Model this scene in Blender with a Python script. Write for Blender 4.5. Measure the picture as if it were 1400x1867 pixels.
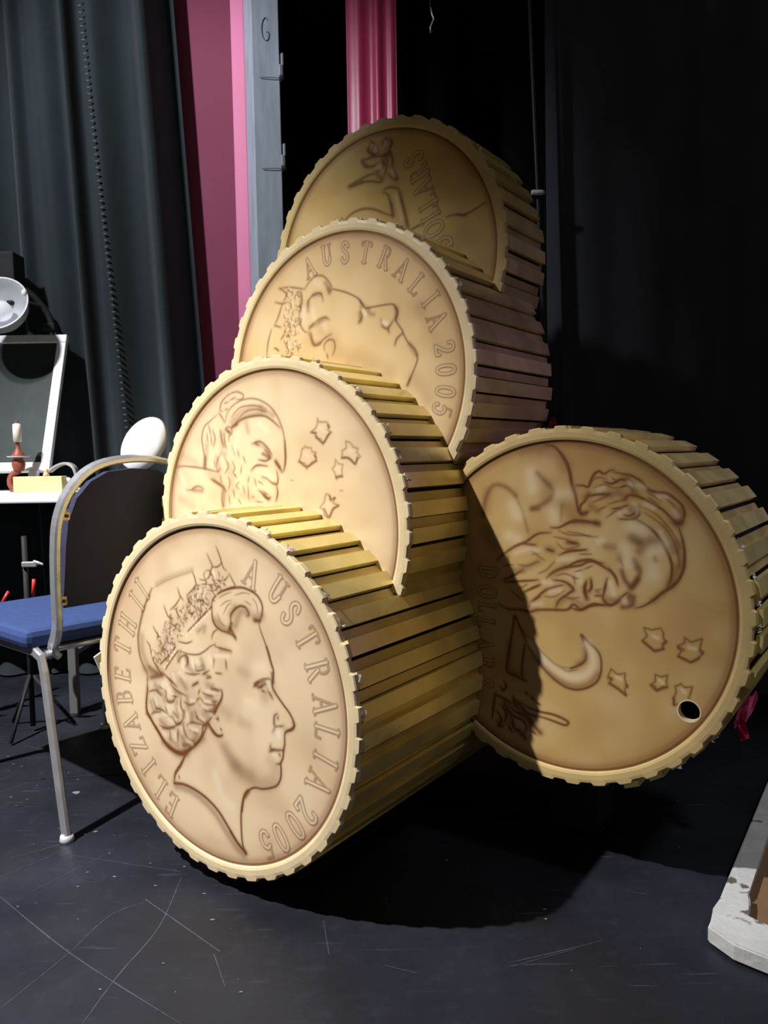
import bpy, bmesh, math, random
import numpy as np
from mathutils import Vector, Matrix

for o in list(bpy.data.objects):
    bpy.data.objects.remove(o, do_unlink=True)
C = bpy.context.scene.collection
R = math.radians

# ------------------------------------------------------------------ camera, light, exposure
PITCH, ROLL, CAM_H, FPX = R(4.2215), R(-0.8941), 0.91, 1420.3
cam_d = bpy.data.cameras.new('camera')
cam = bpy.data.objects.new('camera', cam_d); C.objects.link(cam)
cam_d.sensor_fit = 'VERTICAL'; cam_d.sensor_height = 36.0; cam_d.lens = FPX / 1867 * 36
cam_d.clip_start = 0.05
_f = Vector((0, math.cos(PITCH), -math.sin(PITCH))); _u = Vector((0, math.sin(PITCH), math.cos(PITCH))); _r = Vector((1, 0, 0))
_x = _r * math.cos(ROLL) + _u * math.sin(ROLL); _y = _u * math.cos(ROLL) - _r * math.sin(ROLL)
cam.matrix_world = Matrix(((_x.x, _y.x, -_f.x, 0), (_x.y, _y.y, -_f.y, 0), (_x.z, _y.z, -_f.z, CAM_H), (0, 0, 0, 1)))
bpy.context.scene.camera = cam

world = bpy.data.worlds.new('stage_gloom'); bpy.context.scene.world = world
world.use_nodes = True
bg = world.node_tree.nodes['Background']; bg.inputs[0].default_value = (1.0, 0.88, 0.70, 1); bg.inputs[1].default_value = 0.062

def spot(name, loc, aim, watts, col, half, blend, size):
    d = bpy.data.lights.new(name, 'SPOT'); d.energy = watts; d.color = col; d.spot_size = 2 * R(half); d.spot_blend = blend; d.shadow_soft_size = size
    o = bpy.data.objects.new(name, d); C.objects.link(o); o.location = loc
    o.rotation_euler = (Vector(aim) - Vector(loc)).to_track_quat('-Z', 'Y').to_euler()
    return o
spot('stage_spot', (-2.155, 0.81, 3.38), (-1.12, 1.78, 0.2), 1260, (1.0, 0.97, 0.95), 34, 1.0, 0.035)
spot('work_light', (-1.9, 1.2, 3.3), (-0.68, 3.3, 1.85), 310, (0.92, 0.96, 1.0), 29, 0.8, 0.08)
spot('purple_sheen_fill', (2.4, 1.6, 1.6), (0.6, 1.95, 0.95), 22, (0.42, 0.22, 1.0), 20, 0.9, 0.25)  # added lamp without a fixture, gives the staves a purple sheen
spot('frame_fill', (1.7, 0.6, 3.0), (0.95, 1.7, 0.0), 75, (0.92, 0.96, 1.0), 17, 0.8, 0.15)  # added unseen lamp to lift the floor and frame at right
vs = bpy.context.scene.view_settings
vs.view_transform = 'Standard'; vs.look = 'None'; vs.exposure = 0.0; vs.gamma = 1.0; vs.use_curve_mapping = False

# ------------------------------------------------------------------ helpers
def lin(r, g, b):
    f = lambda c: (c / 255 / 12.92) if c / 255 <= 0.04045 else ((c / 255 + 0.055) / 1.055) ** 2.4
    return (f(r), f(g), f(b))

def mat(name, col, rough=0.5, metal=0.0, noise=0.0, nscale=20.0, bump=0.0, bscale=60.0, rand=0.0, stretch=None, spec=0.5):
    m = bpy.data.materials.new(name); m.use_nodes = True
    nt = m.node_tree; N = nt.nodes; L = nt.links; p = N['Principled BSDF']
    p.inputs['Roughness'].default_value = rough; p.inputs['Metallic'].default_value = metal
    p.inputs['Specular IOR Level'].default_value = spec
    p.inputs['Base Color'].default_value = (*col, 1)
    out = None
    tc = N.new('ShaderNodeTexCoord'); src = tc.outputs['Object']
    if stretch:
        mp = N.new('ShaderNodeMapping'); mp.inputs['Scale'].default_value = stretch; L.new(src, mp.inputs[0]); src = mp.outputs[0]
    if noise:
        nz = N.new('ShaderNodeTexNoise'); nz.inputs['Scale'].default_value = nscale; nz.inputs['Detail'].default_value = 5
        L.new(src, nz.inputs['Vector'])
        mr = N.new('ShaderNodeMapRange'); mr.inputs['From Min'].default_value = 0.3; mr.inputs['From Max'].default_value = 0.7
        mr.inputs['To Min'].default_value = 1 - noise; mr.inputs['To Max'].default_value = 1 + noise
        L.new(nz.outputs['Fac'], mr.inputs[0]); out = mr.outputs[0]
        r2 = N.new('ShaderNodeMapRange'); r2.inputs['To Min'].default_value = max(0.02, rough - 0.12); r2.inputs['To Max'].default_value = min(1, rough + 0.12)
        L.new(nz.outputs['Fac'], r2.inputs[0]); L.new(r2.outputs[0], p.inputs['Roughness'])
    if rand:
        oi = N.new('ShaderNodeObjectInfo'); mr = N.new('ShaderNodeMapRange')
        mr.inputs['To Min'].default_value = 1 - rand; mr.inputs['To Max'].default_value = 1 + rand; L.new(oi.outputs['Random'], mr.inputs[0])
        if out is not None:
            mm = N.new('ShaderNodeMath'); mm.operation = 'MULTIPLY'; L.new(out, mm.inputs[0]); L.new(mr.outputs[0], mm.inputs[1]); out = mm.outputs[0]
        else: out = mr.outputs[0]
    if out is not None:
        vm = N.new('ShaderNodeVectorMath'); vm.operation = 'SCALE'; vm.inputs[0].default_value = col
        L.new(out, vm.inputs['Scale']); L.new(vm.outputs[0], p.inputs['Base Color'])
    if bump:
        nb = N.new('ShaderNodeTexNoise'); nb.inputs['Scale'].default_value = bscale; nb.inputs['Detail'].default_value = 4; L.new(src, nb.inputs['Vector'])
        bp = N.new('ShaderNodeBump'); bp.inputs['Strength'].default_value = bump; bp.inputs['Distance'].default_value = 0.01
        L.new(nb.outputs['Fac'], bp.inputs['Height']); L.new(bp.outputs[0], p.inputs['Normal'])
    return m

def tag(o, label=None, cat=None, group=None, kind=None):
    if label: o['label'] = label
    if cat: o['category'] = cat
    if group: o['group'] = group
    if kind: o['kind'] = kind
    return o

def empty(name, loc=(0, 0, 0), label=None, cat=None, group=None):
    o = bpy.data.objects.new(name, None); C.objects.link(o); o.location = loc; o.empty_display_size = 0.05
    return tag(o, label, cat, group)

def obj(name, me, m, parent=None, smooth=False):
    if isinstance(me, bmesh.types.BMesh):
        b = me; me = bpy.data.meshes.new(name); bmesh.ops.recalc_face_normals(b, faces=b.faces[:]); b.to_mesh(me); b.free()
    if m is not None and not me.materials: me.materials.append(m)
    if smooth: me.polygons.foreach_set('use_smooth', [True] * len(me.polygons))
    o = bpy.data.objects.new(name, me); C.objects.link(o)
    if parent is not None: o.parent = parent
    return o

def pyd(verts, faces):
    me = bpy.data.meshes.new('m'); me.from_pydata([tuple(v) for v in verts], [], faces); me.update()
    return me

def box(bm, c, s, rz=0.0, bev=0.0, M=None):
    t = bmesh.ops.create_cube(bm, size=1.0)['verts']
    bmesh.ops.scale(bm, vec=s, verts=t)
    if bev:
        ed = list({e for v in t for e in v.link_edges})
        t = list({v for f in bmesh.ops.bevel(bm, geom=ed, offset=bev, segments=2, affect='EDGES', profile=0.5)['faces'] for v in f.verts} | {v for v in t if v.is_valid})
    if rz: bmesh.ops.rotate(bm, cent=(0, 0, 0), matrix=Matrix.Rotation(rz, 3, 'Z'), verts=t)
    if M is not None: bmesh.ops.transform(bm, matrix=M, verts=t)
    bmesh.ops.translate(bm, vec=c, verts=t)
    return t

def bxo(name, c, s, m, parent=None, rz=0.0, bev=0.0, M=None):
    bm = bmesh.new(); box(bm, c, s, rz, bev, M); return obj(name, bm, m, parent)

def lathe(bm, prof, seg=28, M=None):
    """prof: (radius, z) pairs from bottom to top"""
    rings = []
    for r, z in prof:
        rings.append([bm.verts.new((r * math.cos(2 * math.pi * k / seg), r * math.sin(2 * math.pi * k / seg), z)) for k in range(seg)])
    for a, b in zip(rings, rings[1:]):
        for k in range(seg):
            bm.faces.new((a[k], a[(k + 1) % seg], b[(k + 1) % seg], b[k]))
    if prof[0][0] > 1e-6: bm.faces.new(rings[0][::-1])
    if prof[-1][0] > 1e-6: bm.faces.new(rings[-1])
    vs_ = [v for r in rings for v in r]
    if M is not None: bmesh.ops.transform(bm, matrix=M, verts=vs_)
    return vs_

def catmull(pts, sub=6, closed=False):
    P = [np.array(p, float) for p in pts]
    if len(P) < 3: return np.array(P)
    out = []
    n = len(P)
    for i in range(n - 1):
        p0, p1, p2, p3 = P[max(i - 1, 0)], P[i], P[i + 1], P[min(i + 2, n - 1)]
        for k in range(sub):
            t = k / sub
            out.append(0.5 * (2 * p1 + (p2 - p0) * t + (2 * p0 - 5 * p1 + 4 * p2 - p3) * t * t + (3 * p1 - p0 - 3 * p2 + p3) * t ** 3))
    out.append(P[-1])
    return np.array(out)

def sweep(bm, pts, w, h, side, seg=None, bev=0.25):
    """sweep a rounded rectangle w (along side) x h along pts ; side = reference direction, or None for a round tube"""
    P = [Vector(p) for p in pts]; n = len(P); rings = []
    if side is None:
        prof = [(math.cos(2 * math.pi * k / 10) * w / 2, math.sin(2 * math.pi * k / 10) * h / 2) for k in range(10)]
    else:
        b = bev * min(w, h)
        prof = [(w / 2 - b, h / 2), (w / 2, h / 2 - b), (w / 2, -h / 2 + b), (w / 2 - b, -h / 2), (-w / 2 + b, -h / 2), (-w / 2, -h / 2 + b), (-w / 2, h / 2 - b), (-w / 2 + b, h / 2)]
    ref = Vector(side) if side is not None else None
    for i in range(n):
        t = (P[min(i + 1, n - 1)] - P[max(i - 1, 0)]).normalized()
        if ref is None: ref = t.orthogonal()
        a = (ref - t * ref.dot(t)).normalized(); c = t.cross(a)
        if side is None: ref = a
        rings.append([bm.verts.new(P[i] + a * x + c * y) for x, y in prof])
    m = len(prof)
    for a, b in zip(rings, rings[1:]):
        for k in range(m): bm.faces.new((a[k], a[(k + 1) % m], b[(k + 1) % m], b[k]))
    bm.faces.new(rings[0][::-1]); bm.faces.new(rings[-1])

def tube(name, pts, w, m, parent=None, h=None, side=None):
    bm = bmesh.new(); sweep(bm, pts, w, h or w, side); return obj(name, bm, m, parent, smooth=side is None)

# ------------------------------------------------------------------ stage floor and masking
M_black = mat('matt_black_paint', lin(20, 20, 21), 0.75, noise=0.15)
def floor_material():
    m = bpy.data.materials.new('black_stage_floor'); m.use_nodes = True; N = m.node_tree.nodes; L = m.node_tree.links; p = N['Principled BSDF']
    tc = N.new('ShaderNodeTexCoord')
    def noise(scale, detail=6, st=None):
        n = N.new('ShaderNodeTexNoise'); n.inputs['Scale'].default_value = scale; n.inputs['Detail'].default_value = detail
        if st:
            mp = N.new('ShaderNodeMapping'); mp.inputs['Scale'].default_value = st[0]; mp.inputs['Rotation'].default_value = (0, 0, st[1]); L.new(tc.outputs['Object'], mp.inputs[0]); L.new(mp.outputs[0], n.inputs['Vector'])
        else: L.new(tc.outputs['Object'], n.inputs['Vector'])
        return n.outputs['Fac']
    def rng(src, a, b, c, d):
        r = N.new('ShaderNodeMapRange'); r.inputs[1].default_value = a; r.inputs[2].default_value = b; r.inputs[3].default_value = c; r.inputs[4].default_value = d; L.new(src, r.inputs[0]); return r.outputs[0]
    def mul(a, b, op='ADD'):
        x = N.new('ShaderNodeMath'); x.operation = op; L.new(a, x.inputs[0]); L.new(b, x.inputs[1]); return x.outputs[0]
    grime = rng(noise(2.2), .35, .7, 0.0, 0.22)
    fine = rng(noise(26), .55, .78, 0.0, 0.12)
    s1 = rng(noise(9, 2, ((0.6, 14, 1), 0.65)), .70, .76, 0.0, 0.55)
    s2 = rng(noise(8, 2, ((0.5, 16, 1), -0.75)), .71, .77, 0.0, 0.55)
    s3 = rng(noise(7, 2, ((0.7, 12, 1), 1.45)), .72, .78, 0.0, 0.4)
    f = mul(mul(mul(grime, fine), mul(s1, s2)), s3)
    mx = N.new('ShaderNodeMix'); mx.data_type = 'RGBA'; mx.inputs[6].default_value = (*lin(23, 24, 30), 1); mx.inputs[7].default_value = (*lin(68, 76, 94), 1)
    L.new(f, mx.inputs[0]); L.new(mx.outputs[2], p.inputs['Base Color'])
    L.new(rng(noise(5), .3, .7, 0.38, 0.62), p.inputs['Roughness']); p.inputs['Specular IOR Level'].default_value = 0.3
    bp = N.new('ShaderNodeBump'); bp.inputs['Strength'].default_value = 0.15; bp.inputs['Distance'].default_value = 0.004; L.new(noise(60), bp.inputs['Height']); L.new(bp.outputs[0], p.inputs['Normal'])
    return m
M_floor = floor_material()
bm = bmesh.new(); box(bm, (0, 2.0, -0.05), (9, 9, 0.1)); floor = tag(obj('floor', bm, M_floor), kind='structure')
M_scr = mat('grey_scuff', lin(62, 66, 76), 0.6, noise=0.35, nscale=90); M_seam = mat('floor_joint', lin(8, 8, 9), 0.8)
SCR = [[(-0.816, 1.567), (-0.589, 1.373), (-0.34, 1.191)], [(-0.592, 1.381), (-0.56, 1.492), (-0.503, 1.538)], [(-0.651, 1.232), (-0.592, 1.381)], [(-0.5, 1.195), (-0.482, 1.31), (-0.45, 1.453), (-0.453, 1.63)], [(-0.506, 1.548), (-0.316, 1.374)], [(-0.852, 1.642), (-0.747, 1.77)], [(0.213, 1.33), (0.286, 1.352), (0.396, 1.389)], [(-0.131, 1.463), (-0.113, 1.361)], [(-1.258, 2.469), (-1.05, 2.376), (-0.928, 2.305)], [(-0.867, 1.724), (-0.779, 1.784)], [(-0.755, 1.586), (-0.647, 1.742)], [(0.206, 1.316), (0.34, 1.366)], [(-0.325, 1.367), (-0.286, 1.277)], [(-1.067, 2.08), (-1.008, 2.149)], [(-0.013, 1.328), (0.045, 1.305)], [(0.488, 1.551), (0.528, 1.536)], [(-0.732, 1.732), (-0.459, 1.653)], [(0.885, 1.96), (0.91, 1.946)]]
def ribbon(name, pts, w, z, m, parent):
    P = catmull(pts, 6); rr = random.Random(len(pts) * 7 + int(pts[0][0] * 1000)); L_, v = len(P), []
    for k in range(L_):
        d = P[min(k + 1, L_ - 1)] - P[max(k - 1, 0)]; d = d / np.linalg.norm(d); ww = w * (0.35 + 0.65 * math.sin(math.pi * (k + 0.4) / (L_ - 0.2))) * rr.uniform(.7, 1.2)
        q = np.array((-d[1], d[0])) * ww / 2
        v += [(*(P[k] + q), z), (*(P[k] - q), z)]
    return obj(name, pyd(v, [(2 * k, 2 * k + 1, 2 * k + 3, 2 * k + 2) for k in range(L_ - 1)]), m, parent)
for k, s in enumerate(SCR): ribbon('floor_scratch', s, 0.0030 if k in (0, 3, 4) else 0.0022, 0.0006 + 0.00001 * k, M_scr, floor)
for s in ([(-2.4, 2.07), (-1.103, 2.153), (-0.94, 2.173), (-0.3, 2.23)], [(-1.9, 3.1), (-1.4, 3.45)]): ribbon('floor_joint', s, 0.009, 0.0008, M_seam, floor)
rnd = random.Random(5); v, f = [], []
for k in range(170):
    x, y = (rnd.uniform(-1.3, 1.4), rnd.uniform(1.1, 2.6)) if k < 110 else (rnd.uniform(-1.2, -0.3), rnd.uniform(1.15, 2.6))
    s = rnd.uniform(.0008, .0030) * (3.2 if k in (112, 120) else 1); a = rnd.uniform(0, 3); b = len(v); m_ = 6
    for q in range(m_): t = a + 2 * math.pi * q / m_; r = s * rnd.uniform(.5, 1.3); v.append((x + r * math.cos(t) * 1.6, y + r * math.sin(t), 0.0012))
    f.append(tuple(range(b, b + m_)))
tag(obj('paint_flecks', pyd(v, f), mat('pale_paint_fleck', lin(112, 114, 122), 0.7), floor), kind='stuff')
M_wall = mat('black_masking_wall', lin(12, 12, 13), 0.9)
bm = bmesh.new(); box(bm, (0, 5.2, 2.5), (9, 0.1, 5)); tag(obj('wall_back', bm, M_wall), kind='structure')
bm = bmesh.new(); box(bm, (-4.0, 2.6, 2.5), (0.1, 5.2, 5)); tag(obj('wall_left', bm, M_wall), kind='structure')

def drape(name, x0, x1, y, z0, z1, folds, m, label, cat, x0t=None, x1t=None, seed=0, amp=0.05, nseg=200, group=None):
    """folds: list of (centre 0-1, width, height) bumps; a cloth with real thickness, hung at y"""
    rn = random.Random(seed); v, f = [], []; nz = 14
    x0t = x0 if x0t is None else x0t; x1t = x1 if x1t is None else x1t
    base = [(rn.uniform(0, 6.28), rn.uniform(.6, 1.2)) for _ in range(5)]
    for side in (0, 1):
        for j in range(nz + 1):
            t = j / nz
            for k in range(nseg + 1):
                u = k / nseg
                a, b_ = x0 + (x0t - x0) * t, x1 + (x1t - x1) * t
                w = sum(h * math.exp(-((u - c - 0.004 * math.sin(3 * t + c * 20)) / wd) ** 2) for c, wd, h in folds)
                w += amp * 0.16 * sum(q * math.sin(u * (9 + 7 * i) + ph + t * (1 - i * .3)) for i, (ph, q) in enumerate(base))
                v.append((a + (b_ - a) * u, y - w * amp + side * 0.004, z0 + (z1 - z0) * t))
    n1 = (nz + 1) * (nseg + 1); w_ = nseg + 1
    for j in range(nz):
        for k in range(nseg):
            q = j * w_ + k; f.append((q, q + 1, q + w_ + 1, q + w_)); f.append((n1 + q + 1, n1 + q, n1 + q + w_, n1 + q + w_ + 1))
    for j in range(nz):
        for k in (0, nseg): q = j * w_ + k; f.append((q, q + w_, n1 + q + w_, n1 + q))
    for k in range(nseg):
        for j in (0, nz): q = j * w_ + k; f.append((q, q + 1, n1 + q + 1, n1 + q))
    return tag(obj(name, pyd(v, f), m, smooth=True), label, cat, group)

M_teal = mat('dark_teal_velvet', lin(36, 45, 49), 0.85, noise=0.12, nscale=8, bump=0.1, bscale=300, spec=0.25)
_p = M_teal.node_tree.nodes['Principled BSDF']; _p.inputs['Sheen Weight'].default_value = 0.25; _p.inputs['Sheen Roughness'].default_value = 0.4
M_blk = mat('black_serge', lin(64, 66, 76), 0.9, noise=0.15, nscale=6, spec=0.2)
M_blk2 = mat('black_backcloth', lin(9, 9, 10), 0.95, spec=0.1)
lc = drape('stage_curtain', -2.35, -0.70, 3.30, 0.01, 3.3, [(.46, .05, 1.3), (.575, .018, .9), (.66, .05, 1.2), (.735, .016, 1.5), (.80, .04, 1.2), (.93, .03, 1.5), (.985, .03, -1.0), (.30, .05, 1.2), (.15, .05, 1)], M_teal,
      'dark teal velvet stage curtain with deep folds on the left', 'curtain', x0t=-2.35, x1t=-0.86, seed=2, amp=0.07, nseg=330)
# stitched seam running down one fold
M_thread = mat('seam_thread', lin(78, 80, 78), 0.8)
bm = bmesh.new()
for k in range(95):
    z = 0.6 + 2.45 * k / 95; x = -1.06 - 0.115 * (z - 1.2) / 1.6
    bmesh.ops.translate(bm, vec=(x, 3.205, z), verts=box(bm, (0, 0, 0), (0.012, 0.004, 0.0055)))
tag(obj('stitching', bm, M_thread, lc), 'row of pale stitches down the seam', kind='stuff')
drape('stage_curtain', 0.60, 2.9, 2.80, 0.01, 3.4, [(.015, .012, .9), (.06, .03, .5), (.16, .03, .8), (.235, .02, .6), (.30, .03, .8), (.37, .02, 1), (.45, .03, .8), (.6, .04, 1), (.75, .04, 1), (.9, .04, 1)], M_blk,
      'black pleated stage curtain on the right behind the coins', 'curtain', x0t=0.57, seed=4, amp=0.045, nseg=260)
drape('backcloth', -1.2, 1.6, 4.3, 0.01, 4.2, [(k / 12 + .03, .03, .6) for k in range(12)], M_blk2, 'plain black backcloth seen between the post and the curtains', 'backcloth', seed=6, amp=0.05)
M_banner = mat('magenta_satin', lin(160, 46, 84), 0.38, noise=0.06, nscale=5, bump=0.12, bscale=5, spec=0.5)
drape('satin_banner', -0.135, 0.087, 3.6, 0.25, 3.6, [(.25, .12, .5), (.62, .10, .7), (.9, .08, .4)], M_banner, 'narrow magenta satin banner hanging above the topmost coin', 'banner', seed=9, amp=0.03, nseg=60)
# painted flat, batten and timber post
M_mag = mat('magenta_flat_paint', lin(132, 52, 84), 0.75, noise=0.05, nscale=3)
M_lit_pink = mat('lit_pink_paint', lin(232, 128, 172), 0.6, noise=0.06, nscale=6)  # stronger light on the magenta edge is mixed into this pink
M_maroon = mat('maroon_paint', lin(140, 40, 70), 0.6)
M_post = mat('grey_blue_timber', lin(168, 178, 192), 0.55, noise=0.14, nscale=5, stretch=(6, 6, 1))
tag(bxo('scenery_flat', (-1.060, 3.450, 1.75), (0.95, 0.03, 3.5), M_mag), 'large flat panel painted magenta behind the left curtain', 'scenery flat')
tag(bxo('edge_batten', (-0.578, 3.405, 1.75), (0.058, 0.04, 3.5), M_lit_pink, rz=R(-6), bev=0.004), 'narrow batten, its lit pink painted in, between the magenta flat and grey post', 'batten')
post = empty('timber_post', (-0.452, 3.30, 0), 'tall grey blue timber post beside the lit pink batten', 'post'); post.rotation_euler = (0, 0, R(27))
bxo('upright', (0, 0.05, 1.75), (0.118, 0.10, 3.5), M_post, post, bev=0.004)
bxo('edge_strip', (0.062, 0.055, 1.75), (0.007, 0.03, 3.5), M_maroon, post)
M_iron = mat('dark_iron', lin(58, 56, 60), 0.5, 0.6)
M_zinc = mat('zinc', lin(176, 180, 186), 0.4, 0.7)
for z, q in ((2.49, 1), (2.13, -1)):
    bm = bmesh.new(); box(bm, (0.064, 0.01, z), (0.016, 0.03, 0.05), bev=0.003); box(bm, (0.069, 0.0, z + 0.045), (0.010, 0.016, 0.05), bev=0.003)
    o = obj('hinge_clip', bm, M_zinc, post)
    bm = bmesh.new(); lathe(bm, [(0.012, -0.008), (0.014, 0), (0.009, 0.008)], 12, Matrix.Translation((0.066, -0.002, z - 0.03)) @ Matrix.Rotation(R(70), 4, 'Y')); obj('bolt', bm, M_iron, o)
    tube('wire', [(0.06, -0.004, z - 0.032), (0.02, -0.006, z - 0.038), (-0.03, -0.004, z - 0.045)], 0.0025, M_iron, post)
g = catmull([(.014, .030), (.002, .036), (-.012, .022), (-.018, -.002), (-.012, -.026), (.004, -.036), (.018, -.026), (.020, -.008), (.008, -.008)], 5)
o = tube('pencil_mark', [(-0.002 + a * 0.8, -0.0012, 2.64 + b_ * 1.25) for a, b_ in g], 0.0035, mat('pencil', lin(84, 88, 96), 0.7), post, h=0.001, side=(0, 1, 0)); tag(o, 'hand drawn letter G')
# standing pole, clip, rope with hook
M_pole = mat('dark_steel', lin(62, 66, 74), 0.45, 0.5)
pole = empty('steel_pole', (0.612, 2.70, 0), 'thin dark steel pole leaning at the edge of the right curtain', 'pole')
tube('shaft', [(0, 0, 0.012), (-0.059, 0, 1.366), (-0.104, 0, 2.405), (-0.145, 0, 3.4)], 0.013, M_pole, pole)
bm = bmesh.new(); lathe(bm, [(0.045, 0), (0.045, 0.008), (0.012, 0.014), (0.010, 0.03)], 20); obj('foot_plate', bm, M_pole, pole)
bm = bmesh.new(); lathe(bm, [(0.007, -0.022), (0.009, -0.018), (0.009, 0.012), (0.006, 0.022)], 14, Matrix.Translation((-0.079, -0.013, 1.779)) @ Matrix.Rotation(R(90), 4, 'Y'))
tag(obj('clip', bm, mat('white_plastic', lin(226, 230, 236), 0.4), pole, smooth=True), 'small white plastic clip')
hk = empty('rope_hook', (0.20, 3.0, 3.6), 'thin rope with a small hook hanging above the topmost coin', 'rope')
tube('rope', [(0, 0, 0), (0.001, 0, -0.6), (0, 0, -1.06)], 0.006, M_pole, hk)
tube('hook', [(0, 0, -1.05), (0.006, 0, -1.075), (0.012, 0, -1.09), (0.006, 0, -1.105), (-0.001, 0, -1.12), (0.0, 0, -1.14)], 0.006, M_zinc, hk)

# ------------------------------------------------------------------ chair
M_chrome = mat('chrome_tube', lin(206, 208, 214), 0.28, 0.72, 0.06, 30)
M_seat = mat('blue_fabric', lin(52, 70, 116), 0.85, noise=0.10, nscale=60, bump=0.15, bscale=400, spec=0.2)
M_navy = mat('dark_navy_fabric', lin(50, 52, 76), 0.85, noise=0.10, nscale=50, spec=0.2)
M_cap = mat('pale_foot_cap', lin(206, 208, 212), 0.4, 0.3)
ch = empty('stacking_chair', (-0.849, 1.887, 0), 'chrome framed chair with blue seat and navy back beside the front coin', 'chair')
ANG = math.atan2(0.152, -0.176)      # forward direction of the seat
ch.rotation_euler = (0, 0, ANG - math.pi / 2)   # local +y forward, +x to the right of the sitter
W = 0.44; D = 0.46
for x, sx in ((0.0, -1), (W, 1)):
    leg = tube('leg', [(x, 0.035, 0.436), (x, 0.0, 0.425), (x - 0.0, -0.012, 0.39), (x + sx * 0.014, -0.115, 0.012)], 0.026, M_chrome, ch, h=0.016, side=(0, 1, 0.1))
    bm = bmesh.new(); lathe(bm, [(0.016, 0), (0.017, 0.004), (0.015, 0.016)], 14, Matrix.Translation((x + sx * 0.014, -0.117, 0))); obj('foot_cap', bm, M_cap, leg, smooth=True)
    leg = tube('leg', [(x, D - 0.03, 0.436), (x, D + 0.005, 0.42), (x + sx * 0.004, D + 0.02, 0.38), (x + sx * 0.014, D + 0.07, 0.012)], 0.026, M_chrome, ch, h=0.016, side=(0, 1, 0.1))
    bm = bmesh.new(); lathe(bm, [(0.016, 0), (0.017, 0.004), (0.015, 0.016)], 14, Matrix.Translation((x + sx * 0.014, D + 0.07, 0))); obj('foot_cap', bm, M_cap, leg, smooth=True)
    tube('seat_rail', [(x, 0.03, 0.436), (x, D - 0.03, 0.436)], 0.026, M_chrome, ch, h=0.018, side=(0, 0, 1))
tube('cross_rail', [(0.012, D - 0.05, 0.425), (W - 0.012, D - 0.05, 0.425)], 0.018, M_chrome, ch)
tube('cross_rail', [(0.012, 0.06, 0.425), (W - 0.012, 0.06, 0.425)], 0.018, M_chrome, ch)
rec = lambda z: -0.03 - 0.17 * max(0, z - 0.44) ** 1.15     # recline of the back
bp = []
for x, z in [(.045, .418), (.030, .44), (.026, .50), (.020, .60), (.016, .70), (.020, .77), (.042, .83), (.085, .878), (.14, .902), (.22, .91)]: bp.append((x, rec(z) + (0.03 if z < .45 else 0), z))
bp = bp + [(W - x, y, z) for x, y, z in reversed(bp[:-1])]
tube('back_frame', [tuple(p) for p in catmull(bp, 4)], 0.032, M_chrome, ch, h=0.017, side=(0, 1, 0.15))
v = []; f = []
outl = [(.045, .545), (.045, .70), (.05, .76), (.07, .815), (.105, .855), (.15, .878), (.22, .885)]; outl = outl + [(W - x, z) for x, z in reversed(outl[:-1])]
n_ = len(outl)
for dy in (0.004, 0.032):
    for x, z in outl: v.append((x, rec(z) + dy, z))
f = [tuple(range(n_)), tuple(range(2 * n_ - 1, n_ - 1, -1))] + [(k, (k + 1) % n_, n_ + (k + 1) % n_, n_ + k) for k in range(n_)]
obj('backrest', pyd(v, f), M_navy, ch)
M_tab = mat('brass_tab', lin(206, 184, 140), 0.4, 0.6)
for x, z in ((.036, .775), (.036, .565)):
    o = bxo('fixing_tab', (x, rec(z) - 0.004, z), (0.022, 0.006, 0.022), M_tab, ch, bev=0.003)
    bm = bmesh.new(); lathe(bm, [(0.0045, -0.002), (0.0045, 0.002)], 10, Matrix.Translation((x + 0.002, rec(z) - 0.008, z)) @ Matrix.Rotation(R(90), 4, 'X')); obj('screw', bm, M_iron, o)
bm = bmesh.new(); t = box(bm, (W / 2, D / 2 + 0.035, 0.466), (W + 0.05, D + 0.02, 0.046), bev=0.016)
for q in bm.verts:
    d = max(abs(q.co.x - W / 2) / (W / 2 + .025), abs(q.co.y - D / 2 - .035) / (D / 2 + .01)); q.co.z += 0.006 * (1 - d) if q.co.z > .46 else 0
obj('seat', bm, M_seat, ch)
bxo('seat_base', (W / 2, D / 2 + 0.035, 0.437), (W - 0.04, D - 0.06, 0.012), M_black, ch)
bm = bmesh.new(); lathe(bm, [(0.010, -0.012), (0.012, 0), (0.010, 0.012)], 12, Matrix.Translation((0.028, 0.012, 0.425)) @ Matrix.Rotation(R(90), 4, 'Y')); obj('rail_joint', bm, M_zinc, ch)

# ------------------------------------------------------------------ table with props, at the far left
M_white = mat('white_laminate', lin(226, 228, 232), 0.45, noise=0.03)
M_grey = mat('grey_steel_leg', lin(112, 112, 112), 0.45, 0.3)
tb = empty('work_table', (-1.52, 2.93, 0), 'white topped table with grey legs behind the chair', 'table')
bxo('table_top', (0, 0, 0.777), (0.84, 0.44, 0.036), M_white, tb, bev=0.006)
for x in (-.385, .399):
    for y in (-.185, .185): bxo('leg', (x, y, 0.38), (0.030, 0.030, 0.76), M_grey, tb, bev=0.003)
bxo('stretcher', (0.399, 0, 0.215), (0.016, 0.34, 0.016), M_grey, tb); bxo('stretcher', (0, 0.185, 0.215), (0.76, 0.016, 0.016), M_grey, tb)
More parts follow.
